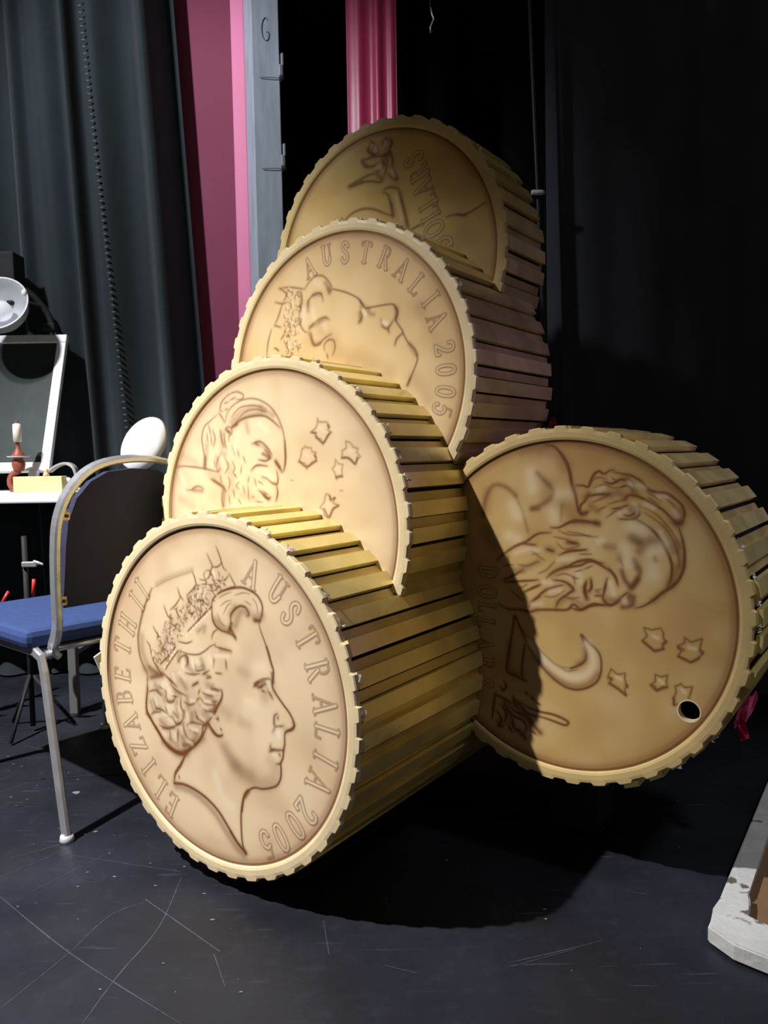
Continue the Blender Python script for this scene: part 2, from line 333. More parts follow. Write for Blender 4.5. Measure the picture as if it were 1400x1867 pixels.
# chalkboard
M_chalk = mat('chalk_smeared_slate', lin(44, 54, 56), 0.7, noise=0.6, nscale=9, stretch=(1.3, 1, 1))
M_wf = mat('white_gloss_frame', lin(240, 242, 246), 0.35)
bd = empty('chalkboard', (-1.585, 2.905, 0.785), 'white framed grey chalkboard standing on the table', 'chalkboard'); bd.rotation_euler = (R(-23), 0, 0)
bxo('slate', (0, 0, 0.38), (0.60, 0.012, 0.54), M_chalk, bd)
for c, s in (((0, 0, 0.655), (0.66, 0.024, 0.036)), ((0, 0, 0.105), (0.66, 0.024, 0.036)), ((-.312, 0, .38), (.036, .024, .514)), ((.312, 0, .38), (.036, .024, .514))): bxo('frame_rail', c, s, M_wf, bd, bev=0.003)
bxo('foot', (-0.27, 0.0, 0.060), (0.03, 0.03, 0.06), M_wf, bd, bev=0.003); bxo('foot', (0.27, 0.0, 0.060), (0.03, 0.03, 0.06), M_wf, bd, bev=0.003)
# candlestick with candle
M_wood = mat('red_brown_turned_wood', lin(146, 76, 56), 0.5, noise=0.15, nscale=30)
cs = empty('candlestick', (-1.335, 2.86, 0.795), 'red brown turned candlestick holding a stub of white candle', 'candlestick')
bm = bmesh.new(); lathe(bm, [(.0, .072), (.016, .075), (.021, .085), (.024, .100), (.022, .112), (.016, .120), (.023, .126), (.024, .134), (.014, .146), (.008, .158), (.006, .176), (.010, .182), (0, .184)], 22); obj('stem', bm, M_wood, cs, smooth=True)
tube('scroll_arm', catmull([(.002, 0, .076), (-.018, 0, .068), (-.032, 0, .050), (-.034, 0, .028), (-.022, 0, .010), (.0, 0, .008), (.012, 0, .010)], 5), 0.022, M_wood, cs)
bm = bmesh.new(); lathe(bm, [(.0, .0), (.034, 0), (.034, .007), (.020, .012), (0, .012)], 22); obj('base', bm, M_wood, cs, smooth=True)
bm = bmesh.new(); lathe(bm, [(.0, .124), (.036, .126), (.040, .130), (.036, .130), (0, .128)], 22); obj('drip_pan', bm, mat('pale_pan', lin(206, 214, 224), 0.4), cs, smooth=True)
bm = bmesh.new(); lathe(bm, [(0, .180), (.0145, .181), (.0150, .225), (.0140, .246), (.004, .250), (0, .250)], 18); cd = obj('candle', bm, mat('candle_wax', lin(236, 230, 214), 0.5), cs, smooth=True)
bm = bmesh.new(); lathe(bm, [(0, .247), (.006, .248), (.005, .258), (0, .260)], 10); obj('wick_holder', bm, M_wood, cd)
# wooden box strip, handle, jar
bm = bmesh.new(); box(bm, (0, 0, 0.028), (0.175, 0.05, 0.056), bev=0.003)
o = tag(obj('wooden_block', bm, mat('pale_yellow_wood', lin(224, 206, 150), 0.55, noise=0.1, nscale=12, stretch=(1, 8, 8))), 'pale yellow wooden block lying on the table', 'wood block'); o.location = (-1.232, 2.80, 0.795)
bm = bmesh.new(); lathe(bm, [(0.0, 0), (0.012, 0.0), (0.010, 0.010), (0.006, 0.016), (0.009, 0.022), (0.004, 0.028), (0, 0.029)], 14)
o = tag(obj('wooden_peg', bm, mat('pale_knob_wood', lin(222, 186, 150), 0.5), smooth=True), 'small pale turned peg standing on the wooden block', 'peg'); o.location = (-1.21, 2.80, 0.851)
hd = empty('metal_bracket', (-1.135, 2.835, 0.795), 'curved grey metal bracket at the table corner', 'bracket')
tube('arch', catmull([(-.085, .02, .072), (-.055, .02, .092), (-.018, .01, .100), (.012, 0, .086), (.022, 0, .055), (.024, 0, .004)], 5), 0.034, mat('brushed_grey', lin(190, 192, 192), 0.4, 0.4), hd, h=0.010, side=(0, 1, 0))
bm = bmesh.new(); lathe(bm, [(0.0, -.006), (.010, -.005), (.011, .0), (.008, .006), (0, .007)], 14, Matrix.Translation((-.002, -.022, .040)) @ Matrix.Rotation(R(90), 4, 'X')); obj('knob', bm, M_white, hd, smooth=True)
bxo('foot', (0.0, 0, 0.006), (0.075, 0.03, 0.012), M_zinc, hd, bev=0.002)
# two black stands with clamps under the table
M_red = mat('red_plastic', lin(200, 52, 48), 0.4)
for (x, y, hh, lab, c) in ((-1.50, 2.56, 0.74, 'black clamp stand in front of the white table', 0), (-1.19, 2.56, 0.66, 'black stand with red handles next to the table leg', 1)):
    sd = empty('clamp_stand', (x, y, 0), lab, 'stand', 'black stands under the table')
    tube('pole', [(0, 0, 0.02), (0, 0, hh)], 0.018, M_black, sd)
    for k in range(3):
        a = 2.1 * k + 0.4; tube('leg', [(0, 0, 0.20), (0.13 * math.cos(a), 0.13 * math.sin(a), 0.008)], 0.012, M_black, sd)
    bm = bmesh.new(); lathe(bm, [(.016, hh * .55), (.02, hh * .56), (.02, hh * .6), (.016, hh * .61)], 14); obj('collar', bm, M_zinc, sd)
    for k in range(3):
        z = hh * (.42 + .22 * k); bm = bmesh.new(); box(bm, (0.02, -0.012, z), (0.05, 0.014, 0.018), bev=0.003); o = obj('clamp', bm, M_zinc if k != 1 else M_iron, sd)
        bm = bmesh.new(); lathe(bm, [(.005, -.016), (.006, 0), (.004, .016)], 10, Matrix.Translation((0.05, -0.014, z + 0.004)) @ Matrix.Rotation(R(30 + 40 * k), 4, 'Y')); obj('thumb_screw', bm, M_zinc, o)
    if c:
        tube('handle', [(0.03, -0.02, 0.46), (0.04, -0.03, 0.52)], 0.012, M_red, sd); tube('handle', [(-0.07, -0.03, 0.44), (-0.05, -0.02, 0.48)], 0.011, M_red, sd)
# work lamp
lp = empty('work_lamp', (-1.335, 3.165, 1.425), 'silver bowl work lamp clamped to the top of the chalkboard', 'lamp')
M_refl = mat('silver_white_reflector', lin(214, 216, 222), 0.28, 0.35)
Ml = Matrix.Translation((-0.105, -0.175, 0.060)) @ Matrix.Scale(1.15, 4) @ Matrix.Rotation(R(28), 4, 'Z') @ Matrix.Rotation(R(62), 4, 'X') @ Matrix.Rotation(R(-22), 4, 'Y')
bm = bmesh.new(); lathe(bm, [(.022, -.075), (.030, -.072), (.060, -.055), (.088, -.020), (.098, .018), (.103, .022), (.103, .027), (.097, .026), (.084, -.014), (.056, -.046), (.026, -.060)], 40, Ml); obj('bowl', bm, M_refl, lp, smooth=True)
bm = bmesh.new(); lathe(bm, [(0, -.05), (.026, -.046), (.036, -.022), (.030, .0), (.012, .010), (0, .012)], 26, Ml); obj('bulb', bm, mat('frosted_bulb', lin(232, 232, 236), 0.2), lp, smooth=True)
tube('arm', catmull([(0.015, 0.01, 0.02), (0.0, 0.005, 0.07), (-0.04, -0.02, 0.13), (-0.10, -0.05, 0.18)], 4), 0.026, M_black, lp)
tube('arm', catmull([(-0.01, 0.0, 0.09), (-0.05, -0.05, 0.10), (-0.10, -0.115, 0.09)], 4), 0.018, M_black, lp)
bm = bmesh.new(); box(bm, (-0.185, -0.055, 0.225), (0.22, 0.10, 0.125), bev=0.006); obj('ballast_box', bm, M_black, lp)
bm = bmesh.new(); box(bm, (0.012, 0.0, 0.012), (0.05, 0.05, 0.03), bev=0.005); obj('clamp', bm, M_black, lp)
bm = bmesh.new(); lathe(bm, [(.004, -.012), (.010, -.008), (.010, .006), (.006, .012)], 12, Matrix.Translation((-0.005, -0.18, 0.112))); obj('wing_nut', bm, M_wf, lp, smooth=True)
# white oval pad
pd = empty('oval_pad', (-0.752, 2.42, 0), 'white oval pad standing up behind the top rail of the chair', 'pad')
Mp = Matrix.Translation((0.014, 0, 0.952)) @ Matrix.Rotation(R(30), 4, 'Y') @ Matrix.Rotation(R(80), 4, 'X')
bm = bmesh.new(); t = lathe(bm, [(0, -.012), (.055, -.011), (.074, -.004), (.078, .004), (.072, .012), (.05, .020), (0, .024)], 40); bmesh.ops.scale(bm, vec=(.80, 1.18, 1), verts=t); bmesh.ops.transform(bm, matrix=Mp, verts=t)
obj('cushion', bm, mat('white_vinyl', lin(246, 246, 250), 0.25, noise=0.02), pd, smooth=True)
tube('post', [(0.0, 0.03, 0.012), (0.0, 0.03, 0.6), (0.01, 0.022, 0.93)], 0.02, M_black, pd)
bm = bmesh.new(); lathe(bm, [(.12, 0), (.12, .010), (.02, .018), (.012, .03)], 24, Matrix.Translation((0, 0.03, 0))); obj('base', bm, M_black, pd)
# white card behind the front coin
cdb = tag(bxo('white_card', (0, 0, 0.23), (0.10, 0.005, 0.46), mat('white_card_stock', lin(236, 238, 242), 0.6)), 'white card leaning behind the left edge of the front coin', 'card')
cdb.location = (-0.588, 2.05, 0.020); cdb.rotation_euler = (0, R(-22), R(55))

# ------------------------------------------------------------------ chipped white frame at the lower right
M_chip = mat('chipped_white_paint', lin(206, 208, 208), 0.55, noise=0.10, nscale=18, bump=0.3, bscale=40)
_nt = M_chip.node_tree; _N = _nt.nodes; _L = _nt.links; _p = _N['Principled BSDF']
_tc = _N.new('ShaderNodeTexCoord'); _vz = _N.new('ShaderNodeTexNoise'); _vz.inputs['Scale'].default_value = 17; _vz.inputs['Detail'].default_value = 8; _L.new(_tc.outputs['Object'], _vz.inputs['Vector'])
_rp = _N.new('ShaderNodeMapRange'); _rp.inputs[1].default_value = .62; _rp.inputs[2].default_value = .66; _L.new(_vz.outputs['Fac'], _rp.inputs[0])
_mx = _N.new('ShaderNodeMix'); _mx.data_type = 'RGBA'; _mx.inputs[7].default_value = (*lin(104, 98, 90), 1); _old = _p.inputs['Base Color'].links[0].from_socket
_L.new(_old, _mx.inputs[6]); _L.new(_rp.outputs[0], _mx.inputs[0]); _L.new(_mx.outputs[2], _p.inputs['Base Color'])
M_brown = mat('brown_hardboard', lin(128, 98, 72), 0.7, noise=0.08, nscale=30)
fr = empty('framed_panel', (0.585, 1.375, 0), 'chipped white wooden frame with brown panel on the floor at right', 'frame')
fr.rotation_euler = (0, 0, math.atan2(0.613, 0.410))        # local +x along the long side, -y towards the right
Lg, Wd, rw = 0.95, 0.60, 0.042
def plank(name, outline, z0, z1, m, parent):
    n = len(outline); v = [(x, y, z0) for x, y in outline] + [(x, y, z1) for x, y in outline]
    bm = bmesh.new(); bv = [bm.verts.new(q) for q in v]
    bm.faces.new(bv[:n][::-1]); bm.faces.new(bv[n:])
    for k in range(n): bm.faces.new((bv[k], bv[(k + 1) % n], bv[n + (k + 1) % n], bv[n + k]))
    bmesh.ops.bevel(bm, geom=[e for e in bm.edges if abs(e.verts[0].co.z - e.verts[1].co.z) < 1e-5], offset=0.003, segments=2, affect='EDGES')
    return obj(name, bm, m, parent)
plank('side_rail', [(0.0, 0), (Lg, 0), (Lg, -rw), (0.165, -rw), (0.155, -rw - 0.002), (0.150, -0.020), (0.0, -0.010)], 0.004, 0.034, M_chip, fr)
cor = [(0.148, -0.004), (0.148, -rw - 0.006), (0.118, -rw - 0.012), (0.068, -rw - 0.012), (0.052, -0.10), (0.045, -0.20), (0.045, -Wd), (-0.015, -Wd), (-0.035, -0.30), (-0.045, -0.12), (-0.034, -0.05), (-0.004, -0.003), (0.06, 0.003)]
plank('corner_rail', cor, 0.004, 0.036, M_chip, fr)
plank('side_rail', [(0.06, -Wd + rw), (Lg, -Wd + rw), (Lg, -Wd), (0.06, -Wd)], 0.004, 0.034, M_chip, fr)
plank('end_rail', [(Lg - rw, -rw - 0.001), (Lg, -rw - 0.001), (Lg, -Wd + rw + .001), (Lg - rw, -Wd + rw + .001)], 0.004, 0.034, M_chip, fr)
plank('panel', [(0.03, -0.03), (Lg - .02, -0.03), (Lg - .02, -Wd + .02), (0.03, -Wd + .02)], 0.0, 0.014, M_brown, fr)

# ------------------------------------------------------------------ scraps of pink cloth
M_rag = mat('pink_cloth', lin(226, 96, 150), 0.6); M_rag2 = mat('crimson_cloth', lin(196, 30, 84), 0.6)
def rag(name, loc, sx, sz, m, label, seed):
    rn = random.Random(seed); v, f = [], []; nx, nz = 7, 9
    for side in (0, 1):
        for j in range(nz):
            for k in range(nx):
                t = j / (nz - 1); u = k / (nx - 1) - .5; w = 1.0 - 0.55 * abs(t - .55) * 1.6
                v.append((u * sx * w + 0.2 * sx * (t - .5), 0.010 * math.sin(u * 9 + t * 5 + seed) + 0.004 * rn.uniform(-1, 1) * (1 - side) + side * 0.002, (t - .5) * sz + 0.08 * sz * math.sin(u * 7)))
    n1 = nx * nz
    for j in range(nz - 1):
        for k in range(nx - 1):
            q = j * nx + k; f.append((q, q + 1, q + nx + 1, q + nx)); f.append((n1 + q + 1, n1 + q, n1 + q + nx, n1 + q + nx + 1))
    o = obj(name, pyd(v, f), m, smooth=True); o.location = loc
    return tag(o, label, 'cloth scrap', 'scraps of pink cloth on the coins')
r = rag('cloth_scrap', (0.818, 1.74, 0.315), 0.034, 0.085, M_rag, 'crumpled pink cloth scrap caught under the right coin', 1); r.rotation_euler = (0, R(18), R(-20))
r = rag('cloth_scrap', (0.803, 1.72, 0.278), 0.026, 0.048, M_rag2, 'small crimson cloth scrap just below the crumpled pink one', 3); r.rotation_euler = (0, R(-20), R(-30))
r = rag('cloth_scrap', (0.448, 2.065, 0.985), 0.016, 0.030, M_rag2, 'tiny magenta cloth scrap between the third coin and the right coin', 5)

# ---- painted line art, in thousandths of the ring radius (kind, width, strength, tone, points)
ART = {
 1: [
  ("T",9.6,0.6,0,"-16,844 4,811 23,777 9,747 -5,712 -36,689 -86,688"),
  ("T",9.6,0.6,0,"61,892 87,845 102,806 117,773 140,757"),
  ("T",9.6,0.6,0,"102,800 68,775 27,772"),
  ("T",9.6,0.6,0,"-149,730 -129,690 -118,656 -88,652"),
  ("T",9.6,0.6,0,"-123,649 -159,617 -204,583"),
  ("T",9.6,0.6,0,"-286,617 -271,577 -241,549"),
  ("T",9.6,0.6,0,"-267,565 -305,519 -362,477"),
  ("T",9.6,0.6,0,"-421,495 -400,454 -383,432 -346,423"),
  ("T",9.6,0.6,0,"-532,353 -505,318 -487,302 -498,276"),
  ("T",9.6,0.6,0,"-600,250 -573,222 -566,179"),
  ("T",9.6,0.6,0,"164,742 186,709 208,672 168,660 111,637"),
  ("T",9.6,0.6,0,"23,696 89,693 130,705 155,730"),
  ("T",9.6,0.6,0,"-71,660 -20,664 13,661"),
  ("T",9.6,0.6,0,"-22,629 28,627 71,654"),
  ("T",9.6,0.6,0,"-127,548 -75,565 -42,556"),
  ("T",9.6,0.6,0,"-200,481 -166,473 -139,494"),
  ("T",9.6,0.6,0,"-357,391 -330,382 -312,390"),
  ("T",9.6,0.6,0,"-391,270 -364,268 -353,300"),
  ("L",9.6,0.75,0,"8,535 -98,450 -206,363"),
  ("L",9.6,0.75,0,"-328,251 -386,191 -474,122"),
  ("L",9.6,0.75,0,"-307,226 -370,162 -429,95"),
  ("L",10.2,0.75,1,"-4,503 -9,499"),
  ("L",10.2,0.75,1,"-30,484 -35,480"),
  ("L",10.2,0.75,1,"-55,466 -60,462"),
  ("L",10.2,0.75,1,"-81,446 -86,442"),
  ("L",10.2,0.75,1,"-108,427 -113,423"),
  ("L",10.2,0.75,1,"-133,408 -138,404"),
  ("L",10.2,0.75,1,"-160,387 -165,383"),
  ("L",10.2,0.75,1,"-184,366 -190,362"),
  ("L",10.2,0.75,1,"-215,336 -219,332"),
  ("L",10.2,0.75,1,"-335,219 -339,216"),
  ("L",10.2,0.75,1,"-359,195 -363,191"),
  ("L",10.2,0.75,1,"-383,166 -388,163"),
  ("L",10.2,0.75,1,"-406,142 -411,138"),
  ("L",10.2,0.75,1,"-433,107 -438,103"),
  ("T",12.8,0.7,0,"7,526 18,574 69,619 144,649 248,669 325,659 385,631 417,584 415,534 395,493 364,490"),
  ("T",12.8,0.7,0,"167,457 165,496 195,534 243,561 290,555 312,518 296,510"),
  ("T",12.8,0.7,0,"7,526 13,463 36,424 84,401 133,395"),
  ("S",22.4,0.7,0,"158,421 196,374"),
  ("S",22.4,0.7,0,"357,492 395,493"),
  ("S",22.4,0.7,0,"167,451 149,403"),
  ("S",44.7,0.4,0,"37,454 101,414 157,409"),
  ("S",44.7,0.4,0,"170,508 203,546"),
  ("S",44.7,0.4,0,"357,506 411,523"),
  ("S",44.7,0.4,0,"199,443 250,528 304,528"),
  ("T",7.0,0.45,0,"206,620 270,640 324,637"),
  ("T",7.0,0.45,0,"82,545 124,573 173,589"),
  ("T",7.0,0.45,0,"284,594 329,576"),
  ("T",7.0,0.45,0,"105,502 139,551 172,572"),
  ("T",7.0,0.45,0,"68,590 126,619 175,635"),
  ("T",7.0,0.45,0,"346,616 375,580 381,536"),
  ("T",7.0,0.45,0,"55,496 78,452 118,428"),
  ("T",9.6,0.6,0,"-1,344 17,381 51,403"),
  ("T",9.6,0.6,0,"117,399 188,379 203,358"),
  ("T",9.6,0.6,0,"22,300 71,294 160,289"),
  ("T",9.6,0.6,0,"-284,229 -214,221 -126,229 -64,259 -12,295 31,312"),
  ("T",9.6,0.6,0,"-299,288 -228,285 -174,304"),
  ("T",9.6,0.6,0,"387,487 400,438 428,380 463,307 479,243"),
  ("S",28.8,0.35,0,"-285,223 -305,184 -297,166"),
  ("S",28.8,0.35,0,"-119,371 -57,408 -67,377"),
  ("S",28.8,0.35,0,"71,288 152,285"),
  ("S",28.8,0.35,0,"-224,195 -217,159"),
  ("L",6.4,0.25,0,"-522,597 -389,657 -162,729"),
  ("L",6.4,0.25,0,"-532,596 -607,464 -663,344"),
  ("S",32.0,0.25,0,"-483,625 -360,678 -152,742"),
  ("T",16.0,0.55,0,"-536,592 -620,458 -678,309 -688,237 -672,131 -612,40 -603,-2"),
  ("S",51.1,0.3,0,"-652,277 -648,170 -577,73 -493,58"),
  ("S",51.1,0.3,0,"-632,65 -536,44 -471,61"),
  ("T",12.8,0.6,0,"-551,148 -512,97 -462,48"),
  ("T",12.8,0.6,0,"-450,64 -369,21 -330,-1"),
  ("T",19.2,0.75,0,"-612,-53 -630,-186 -586,-257 -514,-329 -474,-371 -413,-408 -311,-422 -259,-397 -156,-320 -94,-246 -62,-186"),
  ("T",19.2,0.75,0,"-270,-420 -315,-492 -370,-561 -383,-614"),
  ("L",19.2,0.8,0,"-383,-628 -270,-615 -123,-642 0,-701 90,-785 169,-864 226,-898"),
  ("S",44.7,0.4,0,"-364,-645 -241,-644 -124,-677 -21,-733 70,-818 150,-890 212,-919"),
  ("S",44.7,0.4,0,"-475,-385 -352,-430 -259,-404"),
  ("S",44.7,0.4,0,"-259,-397 -105,-283"),
  ("T",9.6,0.7,0,"-52,-177 -26,-213 20,-244 63,-235"),
  ("T",9.6,0.7,0,"-3,-135 34,-141"),
  ("T",9.6,0.7,0,"51,-191 59,-203"),
  ("T",9.6,0.7,0,"-339,-568 -335,-588"),
  ("L",13.4,0.75,0,"443,349 468,277 489,225 488,185 479,134 501,97 552,46 603,0 633,-48 626,-80 586,-102 563,-127 561,-182 550,-225 545,-266 527,-300 529,-340 521,-393 482,-443 386,-481 316,-490 258,-528 227,-578 210,-657"),
  ("L",14.4,0.75,0,"230,-910 206,-854 200,-762 204,-661 231,-562 259,-522"),
  ("L",14.4,0.75,0,"235,-906 160,-860 107,-808"),
  ("T",16.0,0.6,0,"510,-19 490,-35 485,-71 494,-95 555,-81"),
  ("T",16.0,0.6,0,"494,-97 473,-134"),
  ("T",16.0,0.6,0,"627,-50 636,-63 613,-92 573,-107"),
  ("T",16.0,0.6,0,"454,-209 459,-234 550,-220"),
  ("T",16.0,0.6,0,"442,-250 476,-233"),
  ("T",12.8,0.55,0,"516,-245 525,-260"),
  ("T",12.8,0.55,0,"339,119 396,156 457,170 473,158"),
  ("T",12.8,0.55,0,"332,102 367,131 423,153"),
  ("T",12.8,0.55,0,"393,95 420,89"),
  ("T",12.8,0.55,0,"366,100 408,127"),
  ("T",12.8,0.55,0,"448,99 480,59"),
  ("T",12.8,0.55,0,"516,-35 513,-51"),
  ("T",12.8,0.55,0,"-53,-195 -17,-231 28,-243 66,-230"),
  ("T",12.8,0.55,0,"33,-124 29,-147"),
  ("T",12.8,0.55,0,"67,46 77,16 60,-29 20,-79 -4,-121"),
  ("T",12.8,0.55,0,"527,-300 494,-313"),
  ("T",12.8,0.55,0,"-4,-115 33,-141"),
  ("S",19.2,0.6,0,"401,126 422,135"),
  ("S",19.2,0.6,0,"346,123 367,136"),
  ("S",19.2,0.6,0,"353,114 394,115"),
  ("S",19.2,0.6,0,"478,204 487,155"),
  ("S",19.2,0.6,0,"272,-524 242,-563"),
  ("S",76.7,0.26,0,"93,-305 148,-389 247,-446 373,-453 470,-420"),
  ("S",76.7,0.26,0,"162,-397 291,-415"),
  ("S",76.7,0.26,0,"66,-71 116,-93"),
  ("S",76.7,0.26,0,"462,121 419,63"),
  ("S",63.9,0.2,0,"224,-121 288,-124"),
  ("S",63.9,0.2,0,"91,-332 185,-381"),
  ("S",63.9,0.2,0,"236,183 271,173"),
  ("S",63.9,0.2,0,"13,-241 56,-286"),
  ("S",63.9,0.2,0,"447,-308 499,-347"),
  ("S",57.5,0.35,1,"357,221 412,234"),
  ("S",57.5,0.35,1,"272,18 335,8"),
  ("S",57.5,0.35,1,"493,-125 519,-140"),
  ("S",57.5,0.35,1,"-6,-488 49,-611 122,-647"),
  ("S",19.2,0.5,1,"514,-106 519,-145"),
  ("S",19.2,0.5,1,"475,-261 489,-263"),
  ("S",19.2,0.5,1,"450,149 462,111"),
  ("T",12.8,0.65,0,"-611,7 -615,-75 -628,-149 -628,-216 -587,-260 -544,-303 -507,-337 -472,-375 -413,-409 -341,-429 -275,-425"),
  ("T",12.8,0.65,0,"-267,-418 -208,-366 -141,-308 -111,-258 -102,-208 -66,-182"),
  ("T",12.8,0.65,0,"-59,-176 -20,-212 26,-241 66,-228"),
  ("T",12.8,0.65,0,"71,38 66,-6 34,-54 5,-106 -59,-176"),
  ("T",12.8,0.55,0,"-600,-78 -537,-57 -485,-79"),
  ("T",12.8,0.55,0,"-433,-85 -412,-112 -367,-99 -343,-60"),
  ("T",12.8,0.55,0,"-490,-29 -438,-46 -433,-85"),
  ("T",12.8,0.55,0,"-536,-174 -468,-177 -410,-202 -388,-208"),
  ("T",12.8,0.55,0,"-585,-224 -553,-203 -492,-191"),
  ("T",12.8,0.55,0,"-380,-196 -345,-240 -301,-221 -269,-176"),
  ("T",12.8,0.55,0,"-504,-280 -437,-287 -361,-258 -316,-234"),
  ("T",12.8,0.55,0,"-279,-217 -274,-266 -241,-314 -191,-318"),
  ("T",12.8,0.55,0,"-243,-230 -199,-202 -136,-200 -101,-198"),
  ("T",12.8,0.55,0,"-168,-128 -148,-163 -87,-181"),
  ("T",12.8,0.55,0,"-124,-81 -83,-103 -2,-103"),
  ("T",12.8,0.55,0,"-121,-33 -74,-63 7,-58"),
  ("T",12.8,0.55,0,"-241,99 -185,98 -114,113"),
  ("T",12.8,0.55,0,"-310,157 -272,197 -228,208 -216,175 -239,138"),
  ("T",12.8,0.55,0,"-188,24 -130,62"),
  ("T",12.8,0.55,0,"-94,111 -31,145"),
  ("T",12.8,0.55,0,"-60,93 -19,108"),
  ("T",12.8,0.55,0,"-384,3 -327,-28 -248,-44"),
  ("T",12.8,0.55,0,"-293,-67 -295,-121 -268,-156"),
  ("T",12.8,0.55,0,"-134,-15 -119,16"),
  ("T",12.8,0.55,0,"-15,38 52,39"),
  ("T",12.8,0.55,0,"-150,-57 -128,-39"),
  ("T",12.8,0.55,0,"-153,160 -141,128 -71,148"),
  ("T",12.8,0.55,0,"13,222 4,174"),
  ("T",12.8,0.55,0,"112,227 117,176"),
  ("T",12.8,0.55,0,"23,138 76,142"),
  ("T",12.8,0.55,0,"-265,-86 -208,-96 -150,-62"),
  ("T",12.8,0.55,0,"-444,-148 -417,-193"),
  ("T",12.8,0.55,0,"-563,-113 -536,-174"),
  ("T",12.8,0.55,0,"-216,-255 -160,-263"),
  ("T",12.8,0.55,0,"-406,-282 -403,-351"),
  ("T",12.8,0.55,0,"-332,-272 -336,-348"),
  ("T",12.8,0.55,0,"-99,0 -31,-8 57,12"),
  ("T",12.8,0.55,0,"-12,-43 28,-31"),
  ("T",12.8,0.55,0,"-380,-66 -322,-67"),
  ("S",28.8,0.6,0,"-427,-392 -355,-417 -281,-406"),
  ("S",28.8,0.6,0,"-571,18 -463,55"),
  ("S",28.8,0.6,0,"-286,-363 -192,-338"),
  ("S",28.8,0.6,0,"-88,-201 -60,-186"),
  ("S",28.8,0.6,0,"14,-57 -2,-103"),
  ("S",22.4,0.45,0,"-521,-50 -485,-74"),
  ("S",22.4,0.45,0,"-419,-108 -375,-100"),
  ("S",22.4,0.45,0,"-345,-235 -301,-226"),
  ("S",22.4,0.45,0,"-528,-173 -490,-171"),
  ("S",22.4,0.45,0,"-390,32 -375,19"),
  ("S",22.4,0.45,0,"-474,-290 -369,-269"),
  ("S",22.4,0.45,0,"-126,154 -84,165"),
  ("S",22.4,0.45,0,"-73,119 -26,107"),
  ("S",22.4,0.45,0,"-174,36 -138,52"),
  ("S",22.4,0.45,0,"-16,33 45,33"),
  ("S",22.4,0.45,0,"-277,-177 -268,-146"),
  ("S",22.4,0.45,0,"-236,202 -223,174"),
  ("S",22.4,0.45,0,"-590,87 -515,57"),
  ("S",22.4,0.45,0,"-632,-227 -594,-246"),
  ("S",22.4,0.45,0,"-543,-298 -500,-346 -442,-390"),
  ("S",22.4,0.45,0,"-155,-165 -101,-179"),
  ("S",22.4,0.45,0,"-70,-110 -1,-88"),
  ("S",22.4,0.45,0,"-364,-173 -328,-197"),
  ("S",22.4,0.5,1,"-266,163 -268,129"),
  ("S",22.4,0.5,1,"-443,8 -421,-3"),
  ("S",22.4,0.5,1,"-408,-31 -380,-56"),
  ("S",22.4,0.5,1,"-570,-98 -559,-168"),
  ("S",22.4,0.5,1,"-531,-224 -493,-217"),
  ("S",22.4,0.5,1,"-418,-223 -396,-234"),
  ("S",22.4,0.5,1,"-468,-319 -446,-330"),
  ("S",22.4,0.5,1,"-393,-299 -387,-328"),
  ("S",22.4,0.5,1,"-27,226 -2,187"),
  ("S",22.4,0.5,1,"27,243 133,253"),
  ("S",22.4,0.5,1,"-110,-89 -55,-93"),
  ("S",22.4,0.5,1,"3,-2 50,15"),
  ("S",22.4,0.5,1,"-180,185 -168,143"),
  ("S",22.4,0.5,1,"-240,-156 -235,-194"),
  ("S",22.4,0.5,1,"-299,90 -257,62"),
  ("S",22.4,0.5,1,"-421,-144 -415,-173"),
  ("S",22.4,0.5,1,"-248,-325 -206,-336"),
  ("S",22.4,0.5,1,"-222,-231 -159,-243"),
  ("S",22.4,0.5,1,"-112,-137 -71,-144"),
  ("S",22.4,0.5,1,"-16,-129 11,-129"),
  ("S",95.9,0.16,0,"-547,-95 -491,-176 -450,-249"),
  ("S",95.9,0.16,0,"-408,-312 -276,-311 -159,-239"),
  ("S",95.9,0.16,0,"-331,26 -191,-25 -196,-123"),
  ("S",95.9,0.16,0,"-82,65 -11,-19 -57,-122"),
  ("S",35.2,0.34,0,"-580,-141 -560,-189"),
  ("S",35.2,0.34,0,"-462,-70 -449,-108"),
  ("S",35.2,0.34,0,"-338,-99 -327,-172"),
  ("S",35.2,0.34,0,"-234,-52 -230,-110"),
  ("S",35.2,0.34,0,"-197,-153 -199,-192"),
  ("S",35.2,0.34,0,"-495,-248 -451,-270"),
  ("S",35.2,0.34,0,"-304,-292 -278,-336"),
  ("S",35.2,0.34,0,"-410,-353 -338,-378"),
  ("S",35.2,0.34,0,"-161,-273 -191,-313"),
  ("S",35.2,0.34,0,"-66,-23 -11,-24"),
  ("S",35.2,0.34,0,"-98,-135 -58,-147"),
  ("S",35.2,0.34,0,"-287,48 -246,5"),
  ("S",35.2,0.34,0,"-96,202 -71,158"),
  ("S",35.2,0.34,0,"-211,137 -170,114"),
  ("S",35.2,0.34,0,"-48,56 -8,53"),
  ("S",35.2,0.34,0,"-535,-22 -498,-36"),
  ("S",35.2,0.34,0,"-349,-31 -306,-44"),
  ("S",19.2,0.45,1,"-540,-104 -527,-147"),
  ("S",19.2,0.45,1,"-477,-199 -417,-198"),
  ("S",19.2,0.45,1,"-325,-127 -312,-154"),
  ("S",19.2,0.45,1,"-207,-67 -164,-64"),
  ("S",19.2,0.45,1,"-363,-298 -358,-342"),
  ("S",19.2,0.45,1,"-303,-261 -297,-290"),
  ("S",19.2,0.45,1,"-138,196 -119,160"),
  ("S",19.2,0.45,1,"-64,15 4,17"),
  ("S",19.2,0.45,1,"-202,-252 -152,-242"),
  ("S",19.2,0.45,1,"-466,-11 -453,-39"),
  ("S",19.2,0.45,1,"-358,71 -345,38"),
